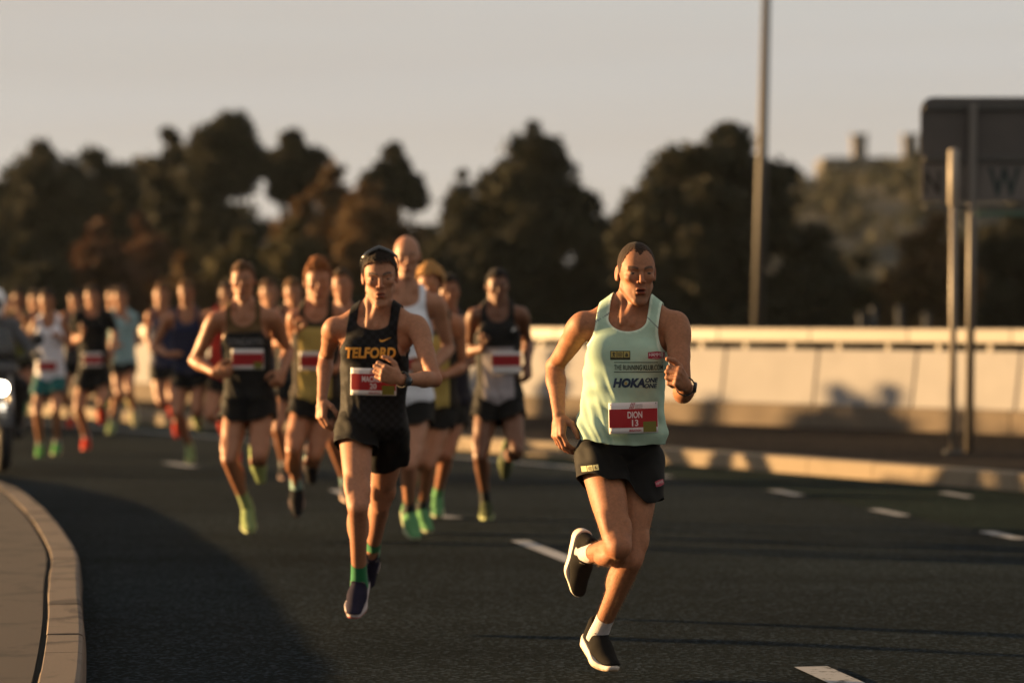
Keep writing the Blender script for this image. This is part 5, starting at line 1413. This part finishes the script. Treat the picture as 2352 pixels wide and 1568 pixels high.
tel.word('TELFORD', 855, 809, 116, 25, gold, bold=.035, shear=.12)
sw_ = [(0, .55), (.06, .2), (.18, .05), (.34, .12), (1, 1), (.36, .42), (.2, .4), (.1, .5)]
tel.poly([(0, .45), (.05, .12), (.14, 0), (.26, .02), (1, 1), (.28, .38), (.17, .36), (.09, .42), (.06, .62)], 890, 779, 29, 11, gold, 'tick_logo')
watch(tel, 'L', 1.0)
def sunglasses(r):
    """worn up on the hair: a wrapped lens over the front of the crown and two arms to the ears"""
    def H(a, e, q=1.0):
        return r.hp((math.sin(a) * math.cos(e) * .0840 * q, -math.cos(a) * math.cos(e) * .1010 * q + .002, .045 + math.sin(e) * .0955 * q))
    n, k = 30, 6; V = []; lim = 1.32
    for i in range(n + 1):
        a = -lim + 2 * lim * i / n; e0 = math.radians(19 + 51 * math.cos(a)); nose = .10 * math.exp(-(a / .11) ** 2)
        hh = math.radians(9.5 - 2.5 * abs(a) / lim)
        for j in range(k + 1):
            t = j / k; e = e0 - hh + nose * (1 - t) + 2 * hh * t
            V.append(H(a, e, 1.02 + .06 * math.sin(t * math.pi) + .02))
    Fc = [(i*(k+1)+j, (i+1)*(k+1)+j, (i+1)*(k+1)+j+1, i*(k+1)+j+1) for i in range(n) for j in range(k)]
    o = obj('sunglasses', np_mesh('sunglasses', np.array(V), np.array(Fc)), simple('dark_lens', (.008, .010, .012), .10, spec=.7), r.root)
    s_ = o.modifiers.new('t', 'SOLIDIFY'); s_.thickness = .003
    rim = flat((.012, .011, .010), .35)
    for j in (0, k): MB().tube([tuple(V[i*(k+1)+j]) for i in range(n + 1)], .0030, 8).build('glasses_rim', rim, o, True)
    for sg in (-1, 1):
        p = V[(0 if sg < 0 else n) * (k + 1) + 3]
        MB().tube([tuple(p), tuple(r.hp((sg * .0830, .012, .050))), tuple(r.hp((sg * .0790, .022, .022)))], .0026, 8).build('glasses_arm', rim, o, True)
sunglasses(tel)

# ---- the chasing pack
J3 = dict(gx=566, top=(558, 601), chin=(563, 689), shR=(497, 735), elR=(446, 828), wrR=(500, 853), shL=(630, 730), elL=(658, 808), wrL=(652, 853), hipR=(546, 925), knR=(537, 1050), anR=(569, 1165), hipL=(600, 925), knL=(606, 1042), anL=(583, 1052),
          sg=dict(elR=1, wrR=-1, elL=1, wrL=-1, knR=-1, anR=1, knL=-1, anL=1), yaw=0, pitch=6, footR=(.1, -.8, -.5), footupR=(0, -.5, .8), footL=(.15, .3, -1), footupL=(0, -1, -.2), handR=(.85, -.4, 0), thumbR=(0, -.2, 1), handL=(-.2, -.6, -.6), thumbL=(-.6, -.5, .4), curl=dict(R=1.2, L=1.2))
r3 = Runner('person in a black singlet with brown straps, fist at the waist, lime shoes', 18.2, 566, J3,
    dict(skin='fair', tone=.9, hairstyle='crop', hair=(.07, .035, .016), singlet=dict(col=(.012, .012, .012), straps=(.085, .05, .02), neck=.075, arm=.105, hem=-.04), shorts=SHORT_BLK, shoe=SHOE_LIME, sock=(.24, .31, .12), socklen=.16,
         bib=dict(at=(573, 824, 73, 46), name=None)), S=358, K=1.03, h=.009)
r3.word('DONCASTER', 570, 785, 82, 16, (.22, .22, .23))
J4 = dict(gx=715, top=(736, 598), chin=(730, 698), shR=(680, 728), elR=(670, 812), wrR=(690, 768), shL=(776, 720), elL=(797, 800), wrL=(770, 850), hipR=(700, 925), knR=(682, 1030), anR=(680, 1118), hipL=(750, 922), knL=(728, 1045), anL=(708, 1060),
          sg=dict(elR=1, wrR=-1, elL=1, wrL=-1, knR=-1, anR=1, knL=-1, anL=1), yaw=4, pitch=8, footR=(0, -.25, -1), footupR=(0, -1, .1), footL=(0, .4, -1), footupL=(0, -1, -.3), handR=(.5, -.3, .75), thumbR=(0, -1, .3), handL=(-.7, -.5, .2), curl=dict(R=1.2, L=1.2))
r4 = Runner('person in a yellow singlet with dark sides, forearm raised, auburn hair brushed up', 18.95, 715, J4,
    dict(skin='fair', tone=.95, hairstyle='quiff', hair=(.16, .06, .02), singlet=dict(col=(.36, .28, .085), side=(.02, .015, .012), straps=(.03, .025, .015), neck=.075, arm=.11, hem=-.03), shorts=SHORT_BLK, shoe=SHOE_DRK, sock=(.25, .42, .40), socklen=.12,
         bib=dict(at=(722, 828, 62, 42), name=None, patch=False)), S=345, K=1.02, h=.009)
J5 = dict(gx=935, top=(935, 542), chin=(936, 640), shR=(860, 694), elR=(818, 775), wrR=(860, 840), shL=(1003, 696), elL=(1030, 800), wrL=(990, 850), hipR=(900, 925), knR=(895, 1048), anR=(890, 1050), hipL=(962, 930), knL=(942, 1062), anL=(940, 1172),
          sg=dict(elR=1, wrR=-1, elL=1, wrL=-1, knR=-1, anR=1, knL=-1, anL=1), yaw=3, pitch=6, footR=(0, .4, -1), footupR=(0, -1, -.3), footL=(.25, -.7, -.65), footupL=(.1, -.6, .75), handR=(.7, -.5, .2), handL=(-.7, -.5, .2), curl=dict(R=1.2, L=1.2))
r5 = Runner('tall bald person in a white singlet just behind the sunglasses runner', 17.9, 935, J5,
    dict(skin='pale', tone=.95, hairstyle='none', hair=(.12, .07, .04), brow=(.10, .06, .04), singlet=dict(col=(.66, .68, .74), neck=.06, neckw=.085, arm=.12, hem=-.03), shorts=SHORT_BLK, shoe=SHOE_GRN, sock=(.02, .02, .02), socklen=.10,
         bib=dict(at=(955, 835, 66, 42), name=None)), S=364, K=1.08, h=.009)
J6 = dict(gx=1000, top=(987, 610), chin=(988, 700), shR=(942, 742), elR=(920, 835), wrR=(950, 860), shL=(1050, 742), elL=(1062, 842), wrL=(1020, 862), hipR=(972, 938), knR=(958, 1055), anR=(955, 1060), hipL=(1020, 940), knL=(986, 1064), anL=(968, 1166),
          sg=dict(elR=1, wrR=-1, elL=1, wrL=-1, knR=-1, anR=1, knL=-1, anL=1), yaw=-6, pitch=10, footR=(0, .4, -1), footupR=(0, -1, -.3), footL=(.3, -.7, -.6), footupL=(.1, -.6, .75), handR=(.7, -.5, .2), handL=(-.7, -.5, .2), curl=dict(R=1.2, L=1.2))
r6 = Runner('person with curly fair hair in a yellow singlet beside the tall bald one', 18.6, 1000, J6,
    dict(skin='fair', tone=1.0, hairstyle='curly', hair=(.30, .16, .055), singlet=dict(col=(.36, .28, .085), straps=(.03, .025, .015), side=(.02, .015, .012), neck=.075, arm=.115, hem=-.03), shorts=SHORT_BLK, shoe=SHOE_GRN, sock=(.02, .02, .02), socklen=.10), S=351, K=1.0, h=.009)
J7 = dict(gx=1035, top=(1030, 630), chin=(1032, 712), shR=(985, 742), elR=(960, 820), wrR=(990, 850), shL=(1072, 740), elL=(1098, 818), wrL=(1050, 846), hipR=(1012, 935), knR=(1000, 1040), anR=(1000, 1045), hipL=(1050, 935), knL=(1026, 1045), anL=(1004, 1140),
          sg=dict(elR=1, wrR=-1, elL=1, wrL=-1, knR=-1, anR=1, knL=-1, anL=1), yaw=3, pitch=6, footR=(0, .4, -1), footupR=(0, -1, -.3), footL=(0, -.8, -.5), footupL=(0, -.5, .8), handR=(.7, -.5, .2), handL=(-.75, -.5, .0), curl=dict(R=1.2, L=1.2))
r7 = Runner('dark haired person half hidden behind the curly haired runner, bare elbow out', 20.0, 1035, J7,
    dict(skin='tan', tone=1.0, hairstyle='short', hair=(.02, .014, .01), singlet=dict(col=(.02, .02, .03), neck=.075, arm=.11, hem=-.03), shorts=SHORT_BLK, shoe=SHOE_GRN, sock=(.1, .3, .12), socklen=.10), S=327, K=.98, h=.010)
J8 = dict(gx=1145, top=(1143, 617), chin=(1143, 700), shR=(1091, 724), elR=(1074, 808), wrR=(1108, 800), shL=(1196, 722), elL=(1212, 788), wrL=(1212, 836), hipR=(1120, 925), knR=(1104, 1045), anR=(1116, 1150), hipL=(1172, 925), knL=(1186, 1030), anL=(1164, 1046),
          sg=dict(elR=1, wrR=-1, elL=1, wrL=-1, knR=-1, anR=1, knL=-1, anL=1), yaw=4, pitch=6, footR=(.05, -.9, -.3), footupR=(0, -.3, .9), footL=(-.1, .3, -1), footupL=(0, -1, -.2), handR=(.4, -.3, .75), handL=(.0, -.3, -.9), thumbL=(-.6, -.6, 0), curl=dict(R=1.2, L=.9))
r8 = Runner('dark skinned person in a black and white singlet running alone in front of the wall', 19.3, 1145, J8,
    dict(skin='dark', tone=1.25, hairstyle='crop', hair=(.012, .010, .009), singlet=dict(col=(.34, .31, .33), yoke=(.014, .014, .014), yokez=-.215, neck=.08, arm=.112, hem=-.03, side=(.02, .02, .02)), shorts=SHORT_BLK, shoe=dict(SHOE_LIME, col=(.05, .06, .03)), sock=(.02, .02, .02), socklen=.12,
         bib=dict(at=(1163, 832, 68, 50), name=None, patch=False, band=(.35, .85))), S=338, K=1.0, h=.009)
for k_ in range(3): r8.poly([(.0, 0), (.55, 0), (1, 1), (.45, 1)], 1180 + k_ * 6, 756 - k_ * 2, 9, 8 + k_ * 4, (.6, .58, .56), 'striped_logo')

J18 = dict(gx=112, top=(109, 664), chin=(110, 720), shR=(88, 740), elR=(58, 796), wrR=(64, 752), shL=(143, 740), elL=(160, 795), wrL=(150, 780), hipR=(98, 872), knR=(94, 950), anR=(92, 1022), hipL=(132, 872), knL=(140, 938), anL=(134, 1018),
           sg=dict(elR=1, wrR=-1, elL=1, wrL=-1, knR=-1, anR=1, knL=-1, anL=1), yaw=2, pitch=6, footR=(0, -.8, -.5), footupR=(0, -.5, .8), footL=(0, -.9, -.3), footupL=(0, -.3, .9), handR=(.15, -.3, .95), handL=(-.3, -.7, .5), curl=dict(R=.8, L=1.2))
tpl = {3: (J3, 358), 4: (J4, 345), 5: (J5, 364), 8: (J8, 338), 18: (J18, 225)}
def far_runner(label, x, yb, t, look, K=1.0, mirror=False, h=.0125, kS=1.0, grp='marathon runners on the road'):
    J, S = tpl[t]; J = dict(J, scaleK=False, mirror=mirror); d = F * CAM_H / (yb - HY)
    rr_ = random.Random(int(x * 7 + yb)); J = dict(J, yaw=rr_.uniform(-14, 14), pitch=rr_.uniform(2, 12), roll=rr_.uniform(-6, 6)); base = dict(slim=rr_.uniform(.93, 1.05), girth=rr_.uniform(.90, 1.06), arm=rr_.uniform(.88, 1.05), limb=rr_.uniform(.9, 1.04), hairstyle='crop', hair=(.03, .02, .015), shorts=SHORT_BLK, sock=(.3, .3, .3)); base.update(look); K = K * rr_.uniform(.965, 1.035)
    # bibs sit at a fixed place on the chest
    if base.get('bibz'):
        s_ = F / d; base['bib'] = dict(at=(x + base.get('bibx', 0) * s_, HY + (CAM_H - base['bibz']) * s_, .20 * s_, .135 * s_), name=None, patch=False)
    return Runner(label, d, x, J, base, S=S / kS, K=K, h=h, group=grp)
sg_ = lambda c, **k: dict(col=c, neck=.075, arm=.112, hem=-.03, **k)
far_runner('person in a navy singlet with lime shoes left of the black singlet runner', 434, 1084, 3, dict(skin='fair', tone=.9, singlet=sg_((.018, .022, .05)), shoe=SHOE_LIME, sock=(.35, .4, .2), hair=(.10, .05, .02)), K=.97, kS=.97)
far_runner('person in a dark blue singlet and red shoes directly left of the navy singlet runner', 384, 1034, 4, dict(skin='fair', singlet=sg_((.03, .035, .07)), shoe=SHOE_RED, hair=(.08, .04, .02)), mirror=True, K=.97, kS=.97)
far_runner('person in a red top with red shoes half hidden behind the black singlet runner', 520, 1086, 8, dict(skin='fair', singlet=sg_((.40, .03, .02)), shoe=SHOE_RED, sock=(.4, .04, .03)), mirror=True, K=.99, kS=.99)
far_runner('person with only a sunlit head showing left of the auburn haired runner', 676, 1112, 8, dict(skin='fair', singlet=sg_((.02, .02, .02)), shoe=SHOE_DRK, hair=(.10, .05, .02)), K=1.0)
far_runner('person almost hidden behind the sunglasses runner, pale orange soled shoe showing', 792, 1184, 3, dict(skin='fair', singlet=sg_((.03, .03, .03)), shoe=SHOE_ORG, sock=(.25, .42, .40), hair=(.05, .03, .015)), K=.98, kS=.96)
far_runner('person seen only as a small head between the black and yellow singlet runners', 607, 1058, 4, dict(skin='fair', singlet=sg_((.05, .05, .06)), shoe=SHOE_DRK, hair=(.06, .03, .015)), K=.98)
far_runner('person in a white singlet with red print and teal shorts, one hand raised', 112, 1047, 18, dict(skin='fair', tone=.9, singlet=dict(col=(.62, .62, .68), neck=.10, arm=.15, hem=-.06), shorts=dict(col=(.012, .085, .085), len=.5, split=.05, fold=.006), shoe=dict(SHOE_GRN, col=(.08, .25, .07)), bibz=.92), K=.98)
far_runner('person in a black short sleeved shirt and black shorts beside the teal shorts runner', 216, 1042, 8, dict(skin='fair', singlet=dict(col=(.010, .010, .010), sleeve=.20, hem=-.06), shoe=SHOE_RED, bibz=.98, shorts=dict(SHORT_BLK, len=.55)), K=1.0)
far_runner('small person in a pale teal shirt and black shorts', 288, 1018, 4, dict(skin='fair', singlet=dict(col=(.22, .34, .36), sleeve=.14, hem=-.05), shoe=dict(SHOE_ORG, sole=(.6, .55, .35), col=(.4, .38, .22)), hair=(.05, .03, .02)), K=.93, kS=.93, mirror=True)
far_runner('person in a pale grey top half hidden between the black shirt and teal shirt runners', 258, 1006, 3, dict(skin='fair', singlet=sg_((.36, .37, .42)), shoe=SHOE_LIME), K=.96, mirror=True)
far_runner('person in dark clothes peering out behind the black shirt runner', 176, 990, 8, dict(skin='fair', singlet=sg_((.03, .03, .035)), shoe=SHOE_RED), K=.96)
far_runner('person in an olive top next to the motorcycle rider', 46, 985, 3, dict(skin='tan', singlet=sg_((.10, .11, .03)), shoe=SHOE_DRK), K=1.0)
far_runner('person in a yellow green top behind the motorcycle', 22, 962, 8, dict(skin='tan', singlet=sg_((.22, .22, .05)), shoe=SHOE_LIME), K=1.0, mirror=True)
far_runner('person in dark clothes at the back behind the raised hand', 74, 968, 4, dict(skin='fair', singlet=sg_((.04, .04, .03)), shoe=SHOE_GRN), K=.97)

far_runner('person in black half hidden behind the motorcycle rider', 4, 1000, 18, dict(skin='fair', singlet=sg_((.02, .02, .02)), shoe=SHOE_GRN), K=.95)
# ---- the pack goes on beyond the left edge of the view: its long shadows fall on the wall
for i_ in range(20):
    u_ = (i_ + .3 + .4 * math.sin(i_ * 2.3)) / 20; t_w = 12.0 + (i_ * 5 % 7) * .6
    X_, d_, t_ = -.67 + u_ * 6.4 - t_w * .945, 37.7 - u_ * 7.3 + t_w * .326, (3, 8, 4, 18)[i_ % 4]
    far_runner('runner of the pack further back, beyond the left edge of the view', CX + X_ / d_ * F, HY + F * CAM_H / d_, t_, dict(skin='fair', singlet=sg_((.05, .05, .06)), shoe=SHOE_DRK), h=.016, mirror=bool(i_ % 2), grp='runners further back along the road')
# ---- escort motorcycle and its rider at the left edge
def motorcycle():
    g = G(4, 1086); root = empty('motorcycle', (g.x, g.y, 0), math.radians(17)); tag(root, 'dark escort motorcycle with its round headlight lit', 'motorcycle')
    blk = simple('tyre_rubber', (.012, .012, .012), .8); dk = simple('motorcycle_paint', (.02, .022, .026), .25, spec=.6); mt = simple('brushed_metal', (.35, .34, .33), .35, metal=.9)
    def ring(cy, nm):
        m = MB(); n = 28; k = 10; V = []
        for i in range(n):
            a = 2 * math.pi * i / n
            for j in range(k):
                b = 2 * math.pi * j / k; rr = .255 + .055 * math.cos(b); V.append((.065 * math.sin(b), cy + rr * math.cos(a), .315 + rr * math.sin(a)))
        m.V = V; m.Fc = [(i*k+j, i*k+(j+1) % k, ((i+1) % n)*k+(j+1) % k, ((i+1) % n)*k+j) for i in range(n) for j in range(k)]
        w = m.build(nm, blk, root, True)
        MB().tube([(-.03, cy, .315), (.03, cy, .315)], .075, 16).build('hub', mt, w, True)
        for i in range(6):
            a = math.pi * i / 3; MB().box((-.012, cy - .012, .315), (.012, cy + .012, .315 + .21), Matrix.Translation((0, cy, .315)) @ Matrix.Rotation(a, 4, 'X') @ Matrix.Translation((0, -cy, -.315))).build('spoke', mt, w)
    ring(0, 'front_wheel'); ring(1.45, 'rear_wheel')
    for sg in (-1, 1):
        MB().tube([(sg * .095, 0, .315), (sg * .095, .28, .98)], .024, 12).build('fork_leg', mt, root, True)
        MB().tube([(sg * .08, .30, 1.02), (sg * .30, .33, 1.06), (sg * .40, .42, 1.04)], .014, 10).build('handlebar', dk, root, True)
        MB().tube([(sg * .30, .33, 1.06), (sg * .36, .28, 1.2)], .006, 8).build('mirror_stem', dk, root, True)
        MB().tube([(sg * .36, .275, 1.21), (sg * .36, .29, 1.215)], .06, 16).build('mirror', dk, root, True)
    fm = MB(); n = 14
    for i in range(n):
        a0, a1 = math.pi * (.1 + .7 * i / n), math.pi * (.1 + .7 * (i + 1) / n); r_ = .34
        fm.quad((-.075, r_ * -math.cos(a0), .315 + r_ * math.sin(a0)), (.075, r_ * -math.cos(a0), .315 + r_ * math.sin(a0)), (.075, r_ * -math.cos(a1), .315 + r_ * math.sin(a1)), (-.075, r_ * -math.cos(a1), .315 + r_ * math.sin(a1)))
    o = fm.build('mudguard', dk, root, True); m = o.modifiers.new('t', 'SOLIDIFY'); m.thickness = .01
    MB().tube([(0, .12, .77), (0, .04, .77), (0, .02, .77)], [.10, .085, .075], 24).build('headlight_shell', dk, root, True)
    MB().tube([(0, .018, .77), (0, .005, .77)], [.058, .052], 24).build('headlight', simple('lit_headlight', (.9, .85, .75), .2, emit=14.0), root, True)
    fd = Field(axis(-.3, .3, .02), axis(.0, 1.9, .02), axis(.2, 1.3, .02))
    fd.ell((0, .55, .88), (.15, .32, .15)); fd.ell((0, .32, .92), (.2, .12, .16)); fd.cone((0, .7, .82), (0, 1.6, .88), .13, .09, .08); fd.ell((0, .7, .5), (.19, .3, .2), None, .06)
    V, Q = fd.mesh(); obj('fairing', np_mesh('fairing', V, Q), dk, root)
    ws_ = MB(); n = 10
    for i in range(n):
        a0, a1 = -1 + 2 * i / n, -1 + 2 * (i + 1) / n
        ws_.quad((.2 * math.sin(a0), .22 + .08 * (1 - math.cos(a0)), 1.02), (.2 * math.sin(a1), .22 + .08 * (1 - math.cos(a1)), 1.02), (.15 * math.sin(a1), .38, 1.32), (.15 * math.sin(a0), .38, 1.32))
    o = ws_.build('windscreen', simple('smoked_screen', (.05, .06, .07), .1, trans=.6), root, True); m = o.modifiers.new('t', 'SOLIDIFY'); m.thickness = .004
    # rider
    rr = empty('person', (g.x, g.y, 0), math.radians(17)); tag(rr, 'person in a grey jacket and white helmet riding the motorcycle', 'person')
    fd = Field(axis(-.5, .5, .014), axis(.1, 1.3, .014), axis(.25, 1.6, .014))
    fd.ell((0, .86, 1.15), (.19, .14, .28), np.array(Matrix.Rotation(.25, 3, 'X')), .05); fd.cone((-.19, .80, 1.33), (.19, .80, 1.33), .085, .085, .05); fd.ell((0, .95, .92), (.2, .18, .14), None, .05)
    fd.cone((0, .78, 1.38), (0, .72, 1.47), .06, .065, .03); fd.ell((0, .70, 1.53), (.085, .1, .11), None, .02)
    for sg in (-1, 1):
        fd.cone((sg * .2, .8, 1.33), (sg * .36, .66, 1.10), .065, .055, .04); fd.cone((sg * .36, .66, 1.10), (sg * .36, .40, 1.07), .052, .042, .03); fd.ell((sg * .37, .37, 1.06), (.045, .06, .045), None, .02)
        fd.cone((sg * .12, .95, .88), (sg * .24, .52, .78), .09, .075, .04); fd.cone((sg * .24, .52, .78), (sg * .22, .75, .38), .07, .05, .03); fd.cone((sg * .22, .75, .36), (sg * .22, .58, .32), .05, .045, .03)
    V, Q = fd.mesh(); T = np.tile(A3((.075, .08, .09)), (len(V), 1)); T[V[:, 2] < .86] = (.02, .02, .022); T[(V[:, 2] > 1.44)] = SK['fair']
    obj('body', np_mesh('body', V, Q, tint=T), M_CLOTH, rr)
    fd = Field(axis(-.2, .2, .01), axis(.5, .95, .01), axis(1.35, 1.75, .01)); fd.ell((0, .715, 1.565), (.125, .15, .14)); fd.ell((0, .70, 1.50), (.105, .13, .11), None, .03); fd.ell((0, .57, 1.535), (.09, .06, .05), None, .02, 's')
    V, Q = fd.mesh(); he = obj('helmet', np_mesh('helmet', V, Q), simple('white_helmet', (.62, .63, .66), .2), rr)
    vz = MB(); n = 12
    for i in range(n):
        a0, a1 = -1.0 + 2.0 * i / n, -1.0 + 2.0 * (i + 1) / n; f = lambda a, z: (.118 * math.sin(a), .715 - .142 * math.cos(a), z)
        vz.quad(f(a0, 1.49), f(a1, 1.49), f(a1, 1.585), f(a0, 1.585))
    o = vz.build('visor', simple('visor', (.02, .02, .025), .1), he, True); m = o.modifiers.new('t', 'SOLIDIFY'); m.thickness = .003
motorcycle()

# ------------------------------------------------------------------ thin evening haze that pales the far hill
hz = MB().box((-130, -25, -1.1), (190, 345, 42)).build('haze', None); tag(hz, 'thin pale evening haze lying over the whole place', kind='stuff')
hm = bpy.data.materials.new('haze_air'); hm.use_nodes = True; hm.node_tree.nodes.clear()
ho = hm.node_tree.nodes.new('ShaderNodeOutputMaterial'); hv = hm.node_tree.nodes.new('ShaderNodeVolumePrincipled')
hv.inputs['Color'].default_value = (.70, .84, .98, 1); hv.inputs['Density'].default_value = HAZE; hv.inputs['Anisotropy'].default_value = .2
hm.node_tree.links.new(hv.outputs[0], ho.inputs['Volume']); hz.data.materials.append(hm)
